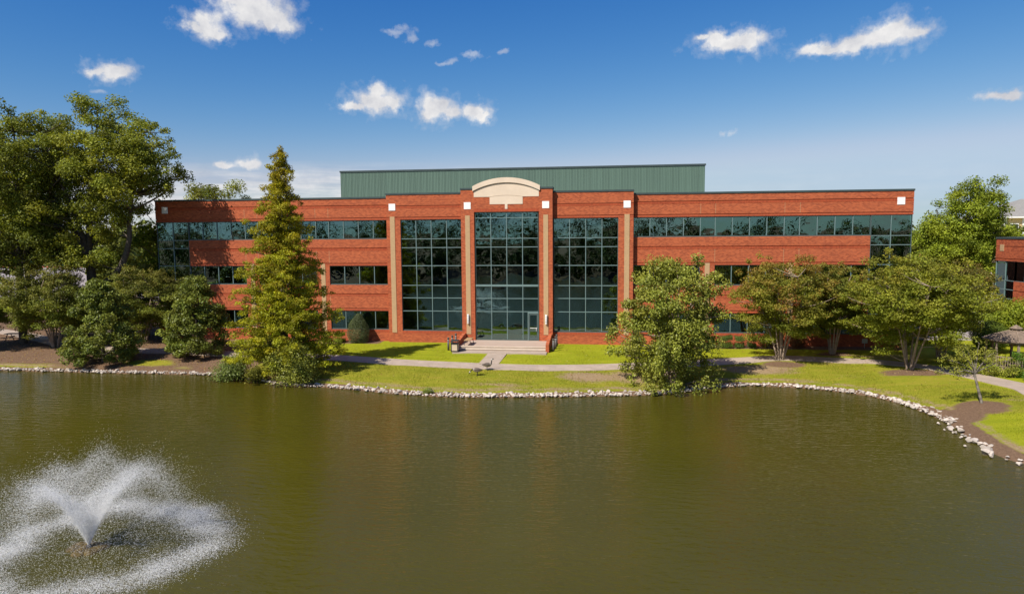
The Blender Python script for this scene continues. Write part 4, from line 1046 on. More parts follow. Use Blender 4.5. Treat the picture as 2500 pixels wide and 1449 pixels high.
G_MYL = [(0.085, 0.108, 0.018), (0.118, 0.124, 0.018), (0.062, 0.085, 0.015), (0.130, 0.105, 0.024)]
myrtle((-47.1, -4.9, gz(-47.1, -4.9)), 7.0, 3.6, 'spreading crape myrtle with slanting stems left of the shore magnolia', G_MYL, dens=1.45, red=0.18)
myrtle((-41.1, -1.6, gz(-41.1, -1.6)), 6.7, 3.5, 'crape myrtle between the two magnolias, before the building corner', G_MYL, dens=1.35, red=0.18, off=(0.6, 0))
myrtle((-53.5, -6.5, gz(-53.5, -6.5)), 6.4, 3.2, 'low spreading myrtle at the far left above the picnic table', G_MYL, dens=1.2, red=0.18)
myrtle((13.4, -6.2, gz(13.4, -6.2)), 7.7, 3.45, 'open crape myrtle with reddish tips standing on the bare mulch mound', G_MYR, dens=1.1, red=0.85)
myrtle((18.0, -3.2, gz(18, -3.2)), 6.9, 2.7, 'slim crape myrtle close to the wall between two larger ones', [(0.085, 0.105, 0.014), (0.125, 0.125, 0.015), (0.06, 0.08, 0.012)], red=0.5)
myrtle((21.15, -9.1, gz(21.15, -9.1)), 7.9, 4.2, 'largest crape myrtle, many pale stems above the dry slope at right', [(0.110, 0.140, 0.013), (0.155, 0.160, 0.014), (0.078, 0.105, 0.012), (0.175, 0.145, 0.018)], dens=1.45, red=0.26, off=(0.3, 0.2))
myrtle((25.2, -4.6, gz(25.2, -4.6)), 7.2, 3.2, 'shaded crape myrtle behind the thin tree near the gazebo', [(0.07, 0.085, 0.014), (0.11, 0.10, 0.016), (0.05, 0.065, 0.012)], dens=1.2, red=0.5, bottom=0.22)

# big hardwoods at the left
def hardwood(loc, H, stems, crown, n, puff, cnt, leaf, label, pal=G_OAK, group='tall trees at the left', bark='bark', extra=(), twn=150, inner=0.15, name='hardwood_tree', minsep=1.0, rk=0.02):
    cs, rs, ns = [], [], []
    for c, r, q in crown:
        for p in ell_points(int(n * q), c, r, inner, minsep):
            s = rng.uniform(0.6, 1.3); cs.append(p); rs.append(np.array([puff, puff, puff * 0.66]) * s); ns.append(int(cnt * s * s))
    for p, s in extra: cs.append(np.array(p)); rs.append(np.array([puff, puff, puff * 0.7]) * s); ns.append(int(cnt * s * s))
    make_tree(name, label, loc, stems, np.array(cs), np.array(rs), np.array(ns), leaf, pal, 'leaf', bark, twn, group, shell=0.55, up=0.5, r_k=rk)
bt = (-46.0, -1.4, 0.0)
hardwood(bt, 22, [stem(((0, 0, -0.3), (-0.3, 0.2, 8.5)), 0.52, 0.34, 8, 0.06), stem(((-0.3, 0.2, 8.5), (0.6, 0.6, 20.5)), 0.32, 0.05, 9, 0.12), stem(((-0.2, 0.1, 6.8), (-5.2, -0.8, 16.5)), 0.26, 0.05, 8, 0.12, (0.3, 0, 0.8)),
      stem(((0.1, 0.1, 4.6), (4.2, -0.4, 10.5)), 0.34, 0.20, 8, 0.08, (0.9, 0, -0.7)), stem(((4.2, -0.4, 10.5), (6.6, -1.6, 18.4)), 0.19, 0.04, 7, 0.1), stem(((-0.3, 0.2, 8.0), (2.2, -2.0, 19.2)), 0.24, 0.04, 8, 0.1), stem(((-0.3, 0.2, 8.0), (-2.2, -2.2, 18.5)), 0.24, 0.04, 8, 0.1)],
      [((0.4, 0, 16.9), (6.4, 5.4, 5.0), 0.38), ((-3.8, -0.5, 12.4), (5.0, 4.4, 4.2), 0.22), ((5.7, -2.6, 15.9), (4.3, 3.2, 3.3), 0.24), ((-0.8, -0.5, 8.4), (4.2, 3.6, 2.4), 0.13), ((2.6, -1.0, 11.4), (2.5, 2.4, 2.8), 0.10)], 360, 0.98, 265, (0.205, 0.125),
      'tallest spreading hardwood beside the left corner of the office building', minsep=0.4, inner=0.12, twn=260,
      extra=[((x_ + rng.normal(0, 0.45), y_ + rng.normal(0, 0.4), z_ + rng.normal(0, 0.4)), s_ * 0.8) for x_, y_, z_, s_ in ((8.0, -1.4, 18.6, 0.6), (8.9, -1.4, 17.9, 0.6), (9.6, -1.5, 16.8, 0.6), (9.9, -1.4, 15.4, 0.7), (9.2, -1.8, 14.4, 0.8), (9.0, -2.0, 13.6, 0.7)) for _ in range(4)])
hardwood((-51.6, -3.4, 0.0), 21, [stem(((0, 0, -0.3), (0.1, 0.1, 7.5)), 0.36, 0.28, 7, 0.05), stem(((0.1, 0.1, 7.5), (0.6, 0.2, 19.0)), 0.27, 0.05, 9, 0.12), stem(((0.1, 0.1, 7.0), (-3.8, 0, 15)), 0.2, 0.05, 7, 0.1), stem(((0.1, 0.1, 6.5), (3.0, 0.6, 13.5)), 0.2, 0.05, 7, 0.1)],
      [((0.2, 0, 15.6), (5.4, 4.8, 5.0), 0.55), ((-1.2, 0, 9.4), (5.0, 4.4, 3.8), 0.45)], 280, 0.98, 240, (0.205, 0.125), 'thick trunked hardwood at the far left edge behind the picnic table', pal=G_OAK + G_DARK, minsep=0.4, inner=0.1)
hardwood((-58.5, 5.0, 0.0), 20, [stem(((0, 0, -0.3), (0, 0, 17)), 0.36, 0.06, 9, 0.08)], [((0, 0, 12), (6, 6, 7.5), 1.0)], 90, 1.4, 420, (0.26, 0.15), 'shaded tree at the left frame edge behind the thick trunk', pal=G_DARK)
hardwood((-42.6, 3.2, 0.0), 12, [stem(((0, 0, -0.3), (0.2, 0, 10.5)), 0.16, 0.04, 8, 0.06)], [((0.1, 0, 7.8), (1.9, 1.9, 4.6), 1.0)], 44, 0.8, 300, (0.19, 0.12), 'slender sunlit tree against the left end of the building', pal=G_LIT, minsep=0.6)
hardwood((-49.0, 24.1, 0.0), 16, [stem(((0, 0, -0.3), (0.2, 0, 15)), 0.3, 0.05, 9, 0.08)], [((0.4, 0, 11.2), (4.6, 4.2, 4.9), 1.0)], 60, 1.2, 320, (0.26, 0.15), 'distant tree whose top shows above the left roof line', group='trees behind the office')
hardwood((39.4, 22.2, 0.0), 15, [stem(((0, 0, -0.3), (0.1, 0, 6.5)), 0.32, 0.24, 6, 0.05), stem(((0.1, 0, 6.5), (0.6, 0, 13.8)), 0.22, 0.05, 7, 0.1), stem(((0.1, 0, 5.5), (-3, 0.2, 11.5)), 0.16, 0.04, 7, 0.1), stem(((0.1, 0, 5.5), (3.2, 0, 11)), 0.16, 0.04, 7, 0.1)],
      [((0.8, 0, 10.6), (3.9, 3.9, 4.2), 0.5), ((-2.0, 0, 8.2), (3.6, 3.6, 3.4), 0.3), ((2.6, -1, 6.2), (3.6, 3.4, 3.2), 0.3)], 290, 0.98, 215, (0.22, 0.14), 'bright green oak standing behind the right end of the building', pal=G_LIT, group='trees behind the office', minsep=0.35, inner=0.1)
hardwood((46.5, 30.0, 0.0), 11, [stem(((0, 0, -0.3), (0.1, 0, 9)), 0.25, 0.05, 8, 0.08)], [((0, 0, 6.4), (4.5, 4.0, 4.6), 1.0)], 50, 1.2, 300, (0.28, 0.17), 'darker tree low behind the bright oak', pal=G_DARK + G_LIT, group='trees behind the office')

# thin nearly bare sapling on its mulch mound
def sapling(loc):
    stems = [stem(((0, 0, -0.2), (-0.42, 0.1, 1.75)), 0.085, 0.055, 7, 0.02)]
    tips = [(-1.9, 0.1, 2.5), (-1.5, -0.3, 2.9), (-0.9, 0.2, 3.3), (-0.3, 0.1, 3.35), (0.5, 0.2, 2.9), (0.9, -0.2, 2.4), (-2.0, 0.3, 1.9), (0.2, -0.5, 3.0), (-1.2, 0.6, 3.0), (-0.2, 0.7, 2.9), (-1.7, -0.4, 1.7), (0.7, 0.4, 2.0)]
    for tp in tips: stems.append(stem(((-0.40, 0.1, 1.65), tp), 0.036, 0.008, 7, 0.05, (0, 0, 0.12)))
    cs, rs, ns = [], [], []
    for tp in tips:
        for _ in range(5):
            k = rng.uniform(0.55, 1.12); c = np.array((-0.40, 0.1, 1.65)) * (1 - k) + np.array(tp) * k + rng.normal(0, 0.14, 3); cs.append(c); rs.append(np.array([0.28, 0.28, 0.19])); ns.append(48)
    make_tree('sapling', 'thin half bare sapling on a mulch mound at the right bank', loc, stems, np.array(cs), np.array(rs), np.array(ns), (0.105, 0.045), [(0.17, 0.17, 0.02), (0.21, 0.19, 0.03), (0.12, 0.14, 0.02)], 'leaf', 'bark_mottled', 50, r_k=0.006)
sapling((21.36, -17.75, gz(21.36, -17.75)))

# ------------------------------------------------------------------ shrubs and hedges
def shrub(name, label, loc, size, n, leaf, pal, shape='box', leafmat='leaf', group=None, rz=0.0):
    root = empty(name, loc, rz); tag(root, label, 'shrub' if name != 'hedge' else 'hedge', group)
    sx, sy, sz = size; q = unit(rng.normal(size=(n, 3))); k = rng.uniform(0.0, 1, n) ** 0.22
    if shape == 'box':
        e = 0.35; b = np.sign(q) * np.abs(q) ** e; b = b / np.maximum(np.max(np.abs(b), axis=1, keepdims=True), 0.75)
        pos = b * k[:, None] * np.array([sx / 2, sy / 2, sz / 2]) + np.array([0, 0, sz / 2])
    elif shape == 'cone':
        f = rng.uniform(0, 1, n); prof = np.where(f < 0.32, 0.80 + 0.2 * np.sin(f / 0.32 * 1.57), np.cos((f - 0.32) / 0.68 * 1.5) ** 0.72); a = rng.uniform(0, 6.28, n)
        pos = np.stack([np.cos(a) * prof * k * sx / 2, np.sin(a) * prof * k * sy / 2, 0.05 + f * sz], 1); q = unit(np.stack([np.cos(a), np.sin(a), np.full(n, 0.5)], 1))
    elif shape == 'loose':
        nc = 26; cc = unit(rng.normal(size=(nc, 3))) * rng.uniform(0.25, 0.85, (nc, 1)) * np.array([sx / 2, sy / 2, sz / 2]) + np.array([0, 0, sz * 0.48])
        cr_ = rng.uniform(0.20, 0.36, nc) * min(sx, 1.6 * sy); wi = rng.integers(0, nc, n); sp_ = q * (rng.uniform(0, 1, n) ** 0.5)[:, None] * cr_[wi][:, None] * np.array([1, 1, 0.8])
        pos = cc[wi] + sp_ + np.array([0, 0, 0.25]) * rng.exponential(0.25, (n, 1))
    else:
        pos = q * k[:, None] * np.array([sx / 2, sy / 2, sz / 2]) + np.array([0, 0, sz / 2])
    pos += 0.05 * np.sin(pos[:, [1, 2, 0]] * 5.3 + 1.0) + rng.normal(0, 0.012, pos.shape)
    pos[:, 2] = np.maximum(pos[:, 2], 0.01)
    idx = ((pos[:, 0] * 2.2).astype(int) * 7 + (pos[:, 2] * 2.5).astype(int) * 3 + (pos[:, 1] * 2.2).astype(int)) % 40
    col = palette_cols(idx, 40, pal, 0.2, 0.12)
    nrm = unit(q * 0.8 + np.array([0, 0, 0.4]) + rng.normal(0, 0.45, q.shape))
    link('foliage', leaf_mesh('foliage', pos, nrm, leaf[0], leaf[1], col), root, [M[leafmat]])
    mb = MB()
    for _ in range(5):
        a = rng.uniform(0, 6.28); mb.tube([(0.1 * math.cos(a), 0.1 * math.sin(a), -0.15), (sx * 0.25 * math.cos(a), sy * 0.25 * math.sin(a), sz * 0.6)], [0.03, 0.01], 5)
    mb.build('stem', M['bark'], root)
    return root
G_BOX = [(0.060, 0.090, 0.016), (0.085, 0.115, 0.020), (0.045, 0.065, 0.014)]
G_CON = [(0.060, 0.075, 0.030), (0.085, 0.095, 0.040), (0.045, 0.060, 0.022)]
shrub('conical_shrub', 'clipped egg shaped shrub against the left wing wall', (-21.0, -1.05, 0), (1.95, 1.7, 2.42), 16000, (0.065, 0.042), G_CON, 'cone')
shrub('hedge', 'short clipped hedge left of the egg shaped shrub', (-23.3, -1.0, 0), (1.9, 0.9, 0.85), 9000, (0.065, 0.042), G_LIT, 'box', group='clipped hedges along the walls')
shrub('hedge', 'longest clipped hedge under the right wing windows', (9.55, -1.05, 0), (2.65, 1.0, 0.92), 11000, (0.065, 0.042), G_BOX, 'box', group='clipped hedges along the walls')
shrub('hedge', 'shorter clipped hedge right of the longest one under the right wing', (11.95, -1.0, 0), (1.65, 0.95, 0.90), 8000, (0.065, 0.042), G_BOX, 'box', group='clipped hedges along the walls')
shrub('loose_shrub', 'loose pale leaved shrub beside the shorter clipped hedge', (13.75, -0.95, 0), (1.5, 1.0, 1.2), 2600, (0.11, 0.07), G_BIR, 'loose')
shrub('loose_shrub', 'reddish brown shrub at the right wing wall behind the myrtle', (16.2, -0.85, 0), (1.7, 1.0, 1.05), 2600, (0.10, 0.06), [(0.16, 0.06, 0.02), (0.10, 0.07, 0.02), (0.2, 0.09, 0.03)], 'loose')
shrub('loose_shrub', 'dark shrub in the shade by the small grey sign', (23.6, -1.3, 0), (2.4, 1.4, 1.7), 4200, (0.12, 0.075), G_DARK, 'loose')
shrub('round_shrub', 'large ball clipped shrub behind the gazebo roof', (29.9, -2.1, 0.1), (2.75, 2.6, 2.35), 17000, (0.085, 0.055), G_LIT[:1] + G_BOX, 'ball')
shrub('hedge', 'bright green hedge at the right frame edge beside the gazebo', (27.35, -12.0, gz(27.3, -12)), (1.7, 2.2, 1.62), 12000, (0.075, 0.05), [(0.065, 0.13, 0.016), (0.09, 0.15, 0.02), (0.05, 0.09, 0.014)], 'box', group='clipped hedges along the walls')
for i, (x, y, s, lb) in enumerate(((24.5, -10.2, 0.8, 'low yellow green plant left of the gazebo railing'), (25.5, -10.7, 0.9, 'low yellow green plant under the middle of the gazebo railing'), (26.4, -11.3, 0.8, 'low yellow green plant between the gazebo railing and hedge'))):
    shrub('bedding_plant', lb, (x, y, gz(x, y)), (1.35 * s / 0.8, 1.0, 0.62), 1500, (0.13, 0.05), [(0.17, 0.19, 0.02), (0.21, 0.20, 0.03), (0.11, 0.15, 0.02)], 'loose', group='low plants round the gazebo')
shrub('loose_shrub', 'big light green shrub in front of the right brick building', (33.0, 1.6, 0), (5.0, 3.4, 4.0), 13000, (0.16, 0.10), G_LIT, 'loose')
shrub('loose_shrub', 'broad shrub spreading into the pond left of the cypress', (-26.0, -13.1, -0.95), (2.9, 1.9, 1.75), 6000, (0.14, 0.065), [(0.085, 0.115, 0.02), (0.12, 0.135, 0.03), (0.06, 0.085, 0.016)], 'loose', 'leaf_gloss', group='shrubs at the water edge')
shrub('loose_shrub', 'silvery green shrub hanging over the water below the cypress', (-20.9, -14.3, -0.95), (4.3, 2.3, 2.9), 12500, (0.15, 0.065), G_BIR, 'loose', 'leaf_gloss', group='shrubs at the water edge')
shrub('loose_shrub', 'small yellowish shrub between the two water edge shrubs', (-23.9, -13.7, -0.9), (1.9, 1.3, 1.0), 2600, (0.12, 0.06), [(0.16, 0.15, 0.02), (0.12, 0.12, 0.02)], 'loose', group='shrubs at the water edge')
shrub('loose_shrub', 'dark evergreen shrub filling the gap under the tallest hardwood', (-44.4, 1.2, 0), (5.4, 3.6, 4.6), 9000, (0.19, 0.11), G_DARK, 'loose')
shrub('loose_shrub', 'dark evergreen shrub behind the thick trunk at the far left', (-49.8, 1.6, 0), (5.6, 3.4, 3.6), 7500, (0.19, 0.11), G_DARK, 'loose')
shrub('reed_tuft', 'small grass tuft among the shore stones below the entrance', (-10.9, -16.4, -0.9), (0.7, 0.4, 0.5), 500, (0.22, 0.02), [(0.16, 0.19, 0.03), (0.12, 0.15, 0.02)], 'ball')

# ------------------------------------------------------------------ gazebo
gaz = empty('gazebo', (27.95, -8.75, gz(27.95, -8.75))); tag(gaz, 'weathered wooden gazebo with octagonal shingle roof and cupola', 'gazebo')
def octa(r, ph=0.5, n=8): return [(r * math.cos(2 * math.pi * (k + ph) / n), r * math.sin(2 * math.pi * (k + ph) / n)) for k in range(n)]
MB().prism_xy(octa(1.75), -0.2, 0.18).build('deck', M['wood_grey'], gaz)
ZE, ZA = 2.08, 2.66
rows_n = 7
for k in range(rows_n):                                                     # shingle courses stepping up the roof
    f0, f1 = k / rows_n, (k + 1) / rows_n; r0, r1 = 1.90 + (0.30 - 1.90) * f0, 1.90 + (0.30 - 1.90) * (f1 + 0.03); z0, z1 = ZE + (ZA - ZE) * f0, ZE + (ZA - ZE) * f1
    mb = MB(); a, b = octa(r0), octa(max(r1, 0.26)); v = [(x, y, z0 - 0.02) for x, y in a] + [(x, y, z0 + 0.02) for x, y in a] + [(x, y, z1 + 0.01) for x, y in b]
    mb.add(v, [(i, (i + 1) % 8, (i + 1) % 8 + 8, i + 8) for i in range(8)] + [(i + 8, (i + 1) % 8 + 8, (i + 1) % 8 + 16, i + 16) for i in range(8)] + [list(range(7, -1, -1))]); mb.build('shingle_course', M['shingle'], gaz)
for x, y in octa(1.0):
    d = Vector((x, y, 0)); MB().tube([tuple(d * 1.91) [:2] + (ZE + 0.03,), tuple(d * 0.30)[:2] + (ZA + 0.035,)], 0.03, 5).build('hip', M['wood_grey'], gaz)
MB().prism_xy(octa(0.26), ZA - 0.02, ZA + 0.16).build('cupola', M['wood_grey'], gaz)
cr = MB(); a = octa(0.40); cr.add([(x, y, ZA + 0.16) for x, y in a] + [(0, 0, ZA + 0.42)], [(i, (i + 1) % 8, 8) for i in range(8)] + [list(range(7, -1, -1))]); cr.build('cupola_roof', M['shingle'], gaz)
po = octa(1.62)
for k, (x, y) in enumerate(po):
    MB().box(x - 0.06, x + 0.06, y - 0.06, y + 0.06, 0.18, ZE - 0.03).build('post', M['wood_grey'], gaz)
    x2, y2 = po[(k + 1) % 8]
    fasc = MB(); fasc.tube([(x * 1.02, y * 1.02, ZE - 0.10), (x2 * 1.02, y2 * 1.02, ZE - 0.10)], 0.07, 4); fasc.build('beam', M['wood_grey'], gaz)
    if k == 1: continue
    rl = MB(); rl.tube([(x, y, 1.0), (x2, y2, 1.0)], 0.04, 4); rl.tube([(x, y, 0.35), (x2, y2, 0.35)], 0.03, 4); rl = rl.build('railing', M['wood_grey'], gaz)
    for j in range(1, 9):
        t = j / 9; MB().box(x + (x2 - x) * t - 0.018, x + (x2 - x) * t + 0.018, y + (y2 - y) * t - 0.018, y + (y2 - y) * t + 0.018, 0.34, 1.0).build('baluster', M['wood_grey'], rl)

# picnic table under the left trees
pt = empty('picnic_table', (-53.0, -2.6, gz(-53, -2.6)), 0.2); tag(pt, 'dark wooden picnic table in the shade at the far left', 'picnic table')
for k in range(5): MB().box(-0.9, 0.9, -0.36 + k * 0.147, -0.36 + k * 0.147 + 0.135, 0.71, 0.75).build('board', M['wood_grey'], pt)
for s in (-1, 1):
    MB().box(-0.9, 0.9, s * 0.72 - 0.13, s * 0.72 + 0.13, 0.42, 0.46).build('seat', M['wood_grey'], pt)
    mb = MB(); mb.tube([(s * 0.65, -0.65, 0.0), (s * 0.65, -0.22, 0.71)], 0.04, 4); mb.tube([(s * 0.65, 0.65, 0.0), (s * 0.65, 0.22, 0.71)], 0.04, 4); mb.box(s * 0.65 - 0.02, s * 0.65 + 0.02, -0.78, 0.78, 0.36, 0.42); mb.build('leg', M['wood_grey'], pt)

# ------------------------------------------------------------------ second brick building at the right
b2 = empty('brick_building', (35.5, 0, 0)); tag(b2, 'lower two storey brick office with corner glass at the right frame edge', 'building')
def p2(mb, name, mats, parent=b2): return part(mb, name, mats, parent)
BX, BY0, BY1 = 35.5, -14.0, 8.3
def yband(x, y0, y1, z0, z1, lines=()):
    mb = MB(); cuts = sorted([z0, z1] + list(lines))
    for a, b in zip(cuts[:-1], cuts[1:]):
        mb.box(x, x + 0.35, y0, y1, a, b - (GR if b in lines else 0))
        if b in lines: mb.box(x + 0.075, x + 0.34, y0 + 0.01, y1 - 0.01, b - GR, b)
    return p2(mb, 'brick_band', M['brick'])
yband(BX, BY0, BY1, W2T, 8.62, (8.0, W2T + 0.23)); yband(BX, BY0, BY1 - 2.9, W1T, W2B, (4.2,)); yband(BX, BY0, BY1, -0.4, W1B)
p2(MB().box(BX - 0.05, 60, BY0, BY1 + 0.05, 8.621, 8.78), 'coping', M['coping'])
p2(MB().box(BX - 0.03, BX + 0.01, BY1 - 1.22, BY1 - 0.64, 7.55, 8.13), 'tan_square', M['tan'])
def yglazing(ys_, zs_):
    mb = MB(); e = 0.03
    for y in ys_: mb.box(BX + 0.06, BX + 0.20, y - e, y + e, zs_[0], zs_[-1])
    for z in zs_:
        for a, b in zip(ys_[:-1], ys_[1:]): mb.box(BX + 0.065, BX + 0.195, a + e, b - e, z - e, z + e)
    fr = p2(mb, 'window', M['frame'])
    for a, b in zip(ys_[:-1], ys_[1:]):
        for c, d in zip(zs_[:-1], zs_[1:]):
            o = MB().box(-0.004, 0.004, -(b - a) / 2 + 0.035, (b - a) / 2 - 0.035, -(d - c) / 2 + 0.035, (d - c) / 2 - 0.035).build('pane', M['glass'], fr)
            o.location = (BX + 0.13, (a + b) / 2, (c + d) / 2); o.rotation_euler = (0, math.radians(random.gauss(0, 0.15)), math.radians(random.gauss(0, 0.15)))
yglazing([BY1 - 2.9, BY1 - 1.47, BY1 - 0.04], [W1B, W1T, 3.4, 4.2, W2B, W2T - 0.0])
ya = [BY1 - 2.9 - 1.37 * i for i in range(14)][::-1]
yglazing(ya, [W2B, W2T]); yglazing(ya, [W1B, W1T])
mb = MB(); mb.box(BX + 0.36, 60, BY1 - 0.3, BY1, -0.4, 8.6); mb.box(59.7, 60, BY0, BY1 - 0.31, -0.4, 8.6); mb.box(BX + 0.36, 59.7, BY0, BY0 + 0.3, -0.4, 8.6); p2(mb, 'outer_wall', M['brick'])
p2(MB().box(BX + 0.36, 59.6, BY0 + 0.31, BY1 - 0.31, 8.3, 8.45), 'roof', M['membrane'])
mb = MB(); mb.box(BX + 4, BX + 4.2, BY0 + 0.4, BY1 - 0.4, 0, 8.2); mb.box(BX + 1.2, BX + 3.98, BY0 + 0.4, BY1 - 0.4, 2.8, 4.6); p2(mb, 'inside_wall', M['inside_wall'])

# pale yellow apartment block far behind
ap = empty('apartment_building', (104, 108, 0)); tag(ap, 'distant pale yellow apartment block with grey hip roof at the right edge', 'building')
p2(MB().box(88, 122, 104, 122, -0.5, 12.3), 'wall', M['apt_yellow'], ap)
mb = MB(); v = [(87, 103, 12.45), (123, 103, 12.45), (123, 123, 12.45), (87, 123, 12.45), (96, 113, 16.6), (114, 113, 16.6)]; mb.add(v, [(0, 1, 5, 4), (1, 2, 5), (2, 3, 4, 5), (3, 0, 4), (3, 2, 1, 0)]); p2(mb, 'roof', M['apt_roof'], ap)
p2(MB().box(87, 123, 103, 123, 12.12, 12.44), 'eave', M['apt_white'], ap)
for x in (88, 91.8, 95.6, 99.4):
    p2(MB().box(x - 0.35, x + 0.35, 103.85, 103.99, 0, 12.1), 'trim', M['apt_white'], ap)
for x in (89.9, 93.7, 97.5):
    for z in (10.0, 6.8, 3.6):
        w = p2(MB().box(x - 0.85, x + 0.85, 103.84, 103.99, z - 0.95, z + 0.95), 'window', M['apt_white'], ap)
        o = MB().box(x - 0.68, x + 0.68, 103.80, 103.838, z - 0.8, z + 0.8).build('pane', M['car_glass'], w); 

# ------------------------------------------------------------------ parking lots, cars, fence, poles far behind
def lot(name, pts, z=0.02):
    return tag(MB().prism_xy(pts, -0.3, z).build(name, M['asphalt']), kind='structure')
lot('parking_lot', [(-300, 34), (-62, 34), (-62, 262), (-300, 262)])
lot('driveway', [(27.5, 4), (34.6, 4), (34.6, 12), (90, 12), (90, 175), (-58, 175), (-58, 30), (27.5, 30)])  # unseen stretch behind the office added to keep lawn out of mirrored glass
def car(loc, rz, paint, label, van=False, group='cars parked behind the right wing'):
    root = empty('parked_car', loc, rz); tag(root, label, 'van' if van else 'car', group)
    L, Wd = (5.2, 1.95) if van else (4.6, 1.82)
    if van: side = [(-2.6, 0.35), (2.6, 0.35), (2.6, 1.0), (2.15, 1.15), (1.5, 2.15), (-2.55, 2.2), (-2.6, 1.0)]; cab = [(2.05, 1.2), (1.45, 2.05), (0.3, 2.05), (0.3, 1.2)]
    else: side = [(-2.3, 0.35), (2.3, 0.35), (2.3, 0.75), (1.2, 0.98), (0.55, 1.48), (-1.3, 1.52), (-2.05, 1.02), (-2.3, 0.9)]; cab = [(1.12, 1.0), (0.5, 1.42), (-1.26, 1.45), (-1.85, 1.03)]
    mb = MB(); mb.prism_xz(side, -Wd / 2, Wd / 2); mb.build('body', M[paint], root, 0.07)
    mb = MB(); mb.prism_xz(cab, -Wd / 2 - 0.012, -Wd / 2 + 0.05); mb.build('side_window', M['car_glass'], root); mb = MB(); mb.prism_xz(cab, Wd / 2 - 0.05, Wd / 2 + 0.012); mb.build('side_window', M['car_glass'], root)
    for x in (-1.4, 1.4):
        for s in (-1, 1):
            w = MB(); w.tube([(x, s * (Wd / 2 - 0.2), 0.33), (x, s * (Wd / 2 + 0.02), 0.33)], 0.33, 16); w = w.build('wheel', M['tyre'], root)
            h = MB(); h.tube([(x, s * (Wd / 2 + 0.0), 0.33), (x, s * (Wd / 2 + 0.03), 0.33)], 0.19, 12); h.build('rim', M['car_silver'], w)
car((41.2, 22.0, 0.02), math.radians(100), 'car_white', 'white car glimpsed between the myrtles and the right building')
car((44.4, 22.4, 0.02), math.radians(97), 'car_silver', 'silver car parked right of the white one behind the myrtles')
car((-190, 172, 0.02), math.radians(10), 'car_white', 'white van far off in the left lot above the green fence', True, 'vehicles in the left lot')
car((-172, 150, 0.02), math.radians(8), 'car_dark', 'dark car far off in the left lot by the green fence', False, 'vehicles in the left lot')
fn = empty('screen_fence', (-178, 146, 0)); tag(fn, 'green screened fence at the far side of the left lot', 'fence')
for k in range(14):
    o = MB().box(0, 3.9, -0.03, 0.03, 0.3, 2.3).build('panel', M['fence_green'], fn); o.location = (-34 + k * 4, 0, 0)
    o = MB().tube([(-0.05, 0, 0), (-0.05, 0, 2.5)], 0.06, 6).build('post', M['bollard'], fn); o.location = (-34 + k * 4, 0, 0)
tag(MB().box(-230, -120, 140, 141.2, -0.2, 0.35).build('low_red_wall', M['kerb_red']), 'low red wall in front of the green fence in the left lot', 'wall')
for x, y, lb in ((-150.0, 118.0, 'thin lamp pole far off in the left lot, farther one'), (-112.0, 84.0, 'thin lamp pole far off in the left lot, nearer one')):
    lp = empty('lamp_pole', (x, y, 0)); tag(lp, lb, 'lamp pole', 'lamp poles in the left lot')
    MB().tube([(0, 0, 0), (0, 0, 7.5)], [0.12, 0.07], 8).build('pole', M['sign_grey'], lp); MB().box(-0.9, 0.9, -0.18, 0.18, 7.45, 7.6).build('lamp_head', M['sign_grey'], lp)

# ------------------------------------------------------------------ far woods: behind everything, and across the pond (seen mirrored in the glass)
def woods(name, label, spans, leaf, per, group=None):
    cs, rs, ns = [], [], []
    for (x0, y0, x1, y1, h0, h1, dep) in spans:
        n = int(math.hypot(x1 - x0, y1 - y0) / 3.2)
        for k in range(n):
            t = (k + rng.random()) / n; H = rng.uniform(h0, h1) * (0.85 + 0.25 * math.sin(k * 0.9)); R = H * rng.uniform(0.26, 0.36); x, y = x0 + (x1 - x0) * t + rng.normal(0, 1), y0 + (y1 - y0) * t + rng.uniform(-dep, dep)
            for _ in range(11):
                d = unit(rng.normal(size=3)); cs.append(np.array([x, y, H * 0.56]) + d * np.array([R, R, H * 0.42])); rs.append(np.array([R * 0.62, R * 0.62, R * 0.55]) * rng.uniform(0.7, 1.2)); ns.append(per)
    C_, Rr = np.array(cs), np.array(rs); idx, pos, d = scatter_puffs(C_, Rr, np.array(ns), 0.4)
    pos[:, 2] = np.maximum(pos[:, 2], 0.1)
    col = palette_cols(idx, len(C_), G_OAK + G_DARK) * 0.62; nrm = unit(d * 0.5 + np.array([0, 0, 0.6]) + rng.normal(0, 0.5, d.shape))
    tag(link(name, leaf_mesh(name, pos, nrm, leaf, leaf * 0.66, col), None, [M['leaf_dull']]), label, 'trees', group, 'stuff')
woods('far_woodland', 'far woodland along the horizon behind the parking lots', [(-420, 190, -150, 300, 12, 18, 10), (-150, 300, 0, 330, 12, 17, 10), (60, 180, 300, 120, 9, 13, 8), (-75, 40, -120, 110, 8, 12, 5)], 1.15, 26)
woods('opposite_woodland', 'trees across the pond, mirrored in the office glass', [(-150, -108, -60, -114, 13, 18, 4), (-60, -114, 10, -114, 14, 18, 4), (10, -112, 90, -100, 9.5, 13.5, 4), (-120, -122, 10, -120, 13, 17, 4), (10, -120, 90, -120, 9, 13, 4), (-75, -92, -34, -100.5, 3.5, 7, 1.5), (-34, -100.5, 16, -99.5, 3.5, 7.5, 1.5), (16, -99.5, 48, -84, 3.5, 7, 1.5), (-110, -100, -30, -107, 5, 9, 2), (-30, -107, 60, -103, 5, 9, 2)], 0.55, 46)

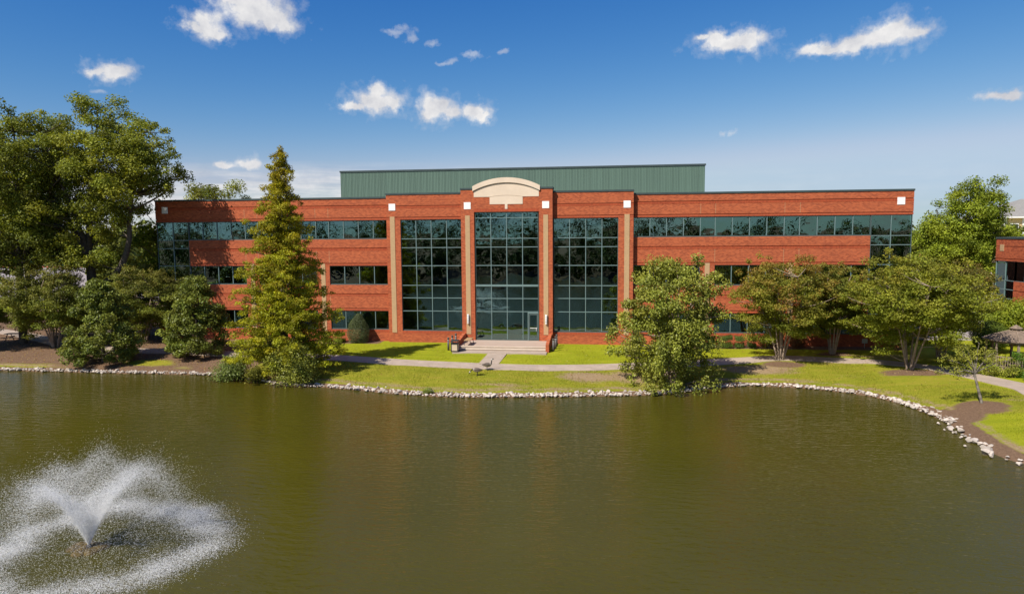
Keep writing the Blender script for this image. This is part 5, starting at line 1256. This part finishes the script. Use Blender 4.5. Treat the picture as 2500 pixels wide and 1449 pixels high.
# ------------------------------------------------------------------ grass blades on the near lawns
ng = 110000
gx = np.concatenate([rng.uniform(-22, 19, int(ng * 0.8)), rng.uniform(18.5, 27, int(ng * 0.2))]); gy = np.concatenate([rng.uniform(-16.8, -0.9, int(ng * 0.8)), rng.uniform(-30, -13, int(ng * 0.2))])
PG = np.stack([gx, gy], 1); sg_ = shore_dist(PG); zn = zones(PG, sg_)
pathd = np.full(len(PG), 1e9); pp = np.array(PATH)
for a, b in zip(pp[:-1], pp[1:]):
    ab = b - a; t = np.clip(((PG - a) @ ab) / (ab @ ab), 0, 1); pathd = np.minimum(pathd, np.linalg.norm(PG - (a + t[:, None] * ab), axis=1))
ok = (sg_ > 0.35 + 0.5 * ((gx > 18) & (gy < -18))) & (pathd > 1.05) & (zn[:, 0] < 0.4) & (zn[:, 1] < 0.55 + 0.3 * rng.random(len(PG))) & ~((gx > -12.2) & (gx < -3.3) & (gy > -5.9)) & ~((np.abs(gx + 8) < 0.95) & (gy > -10))
PG = PG[ok]; zn = zn[ok]; n = len(PG); zg = ground_z(PG[:, 0], PG[:, 1])
hgt = rng.uniform(0.03, 0.065, n) * (1 + 0.8 * zn[:, 2]); a = rng.uniform(0, 6.28, n); wd = 0.012
dx, dy = np.cos(a) * wd, np.sin(a) * wd; lx, ly = rng.normal(0, 0.025, n), rng.normal(0, 0.025, n)
v = np.empty((n, 3, 3)); v[:, 0] = np.stack([PG[:, 0] - dx, PG[:, 1] - dy, zg - 0.01], 1); v[:, 1] = np.stack([PG[:, 0] + dx, PG[:, 1] + dy, zg - 0.01], 1); v[:, 2] = np.stack([PG[:, 0] + lx, PG[:, 1] + ly, zg + hgt], 1)
lush = np.array([0.34, 0.35, 0.015]); rgh = np.array([0.265, 0.275, 0.022]); c = lush * (1 - zn[:, 2:3]) + rgh * zn[:, 2:3]; c = c * rng.uniform(0.65, 1.3, (n, 1))
tag(link('lawn_grass', np_mesh('lawn_grass', v.reshape(-1, 3), np.arange(3 * n).reshape(n, 3), np.repeat(c, 3, axis=0)), None, [M['leaf']]), 'short green grass on the bank and lawns', 'grass', None, 'stuff')

# fallen leaves on the beds, banks and path
nl = 9000
lx_ = np.concatenate([rng.uniform(-56, -24, 4500), rng.uniform(-22, 24, nl - 4500)]); ly_ = np.concatenate([rng.uniform(-11.0, -1.5, 4500), rng.uniform(-15.5, -2.0, nl - 4500)])
PL = np.stack([lx_, ly_], 1); sl = shore_dist(PL); zl_ = zones(PL, sl)
ok = (sl > 0.3) & ((zl_[:, 0] > 0.3) | (zl_[:, 1] > 0.3) | (rng.random(nl) < 0.3)) & ~((lx_ > -12.2) & (lx_ < -3.3) & (ly_ > -5.9))
PL = PL[ok]; n = len(PL); pz = ground_z(PL[:, 0], PL[:, 1]) + 0.05
pal = np.array([(0.42, 0.28, 0.06), (0.30, 0.15, 0.05), (0.46, 0.38, 0.14), (0.20, 0.11, 0.05)])[rng.integers(0, 4, n)]
nr = unit(np.column_stack([rng.normal(0, 0.35, (n, 2)), np.ones(n)]))
tag(link('fallen_leaves', leaf_mesh('fallen_leaves', np.column_stack([PL, pz]), nr, 0.10, 0.065, pal * rng.uniform(0.7, 1.3, (n, 1))), None, [M['leaf']]), 'fallen yellow and brown leaves scattered over beds and banks', 'leaves', None, 'stuff')
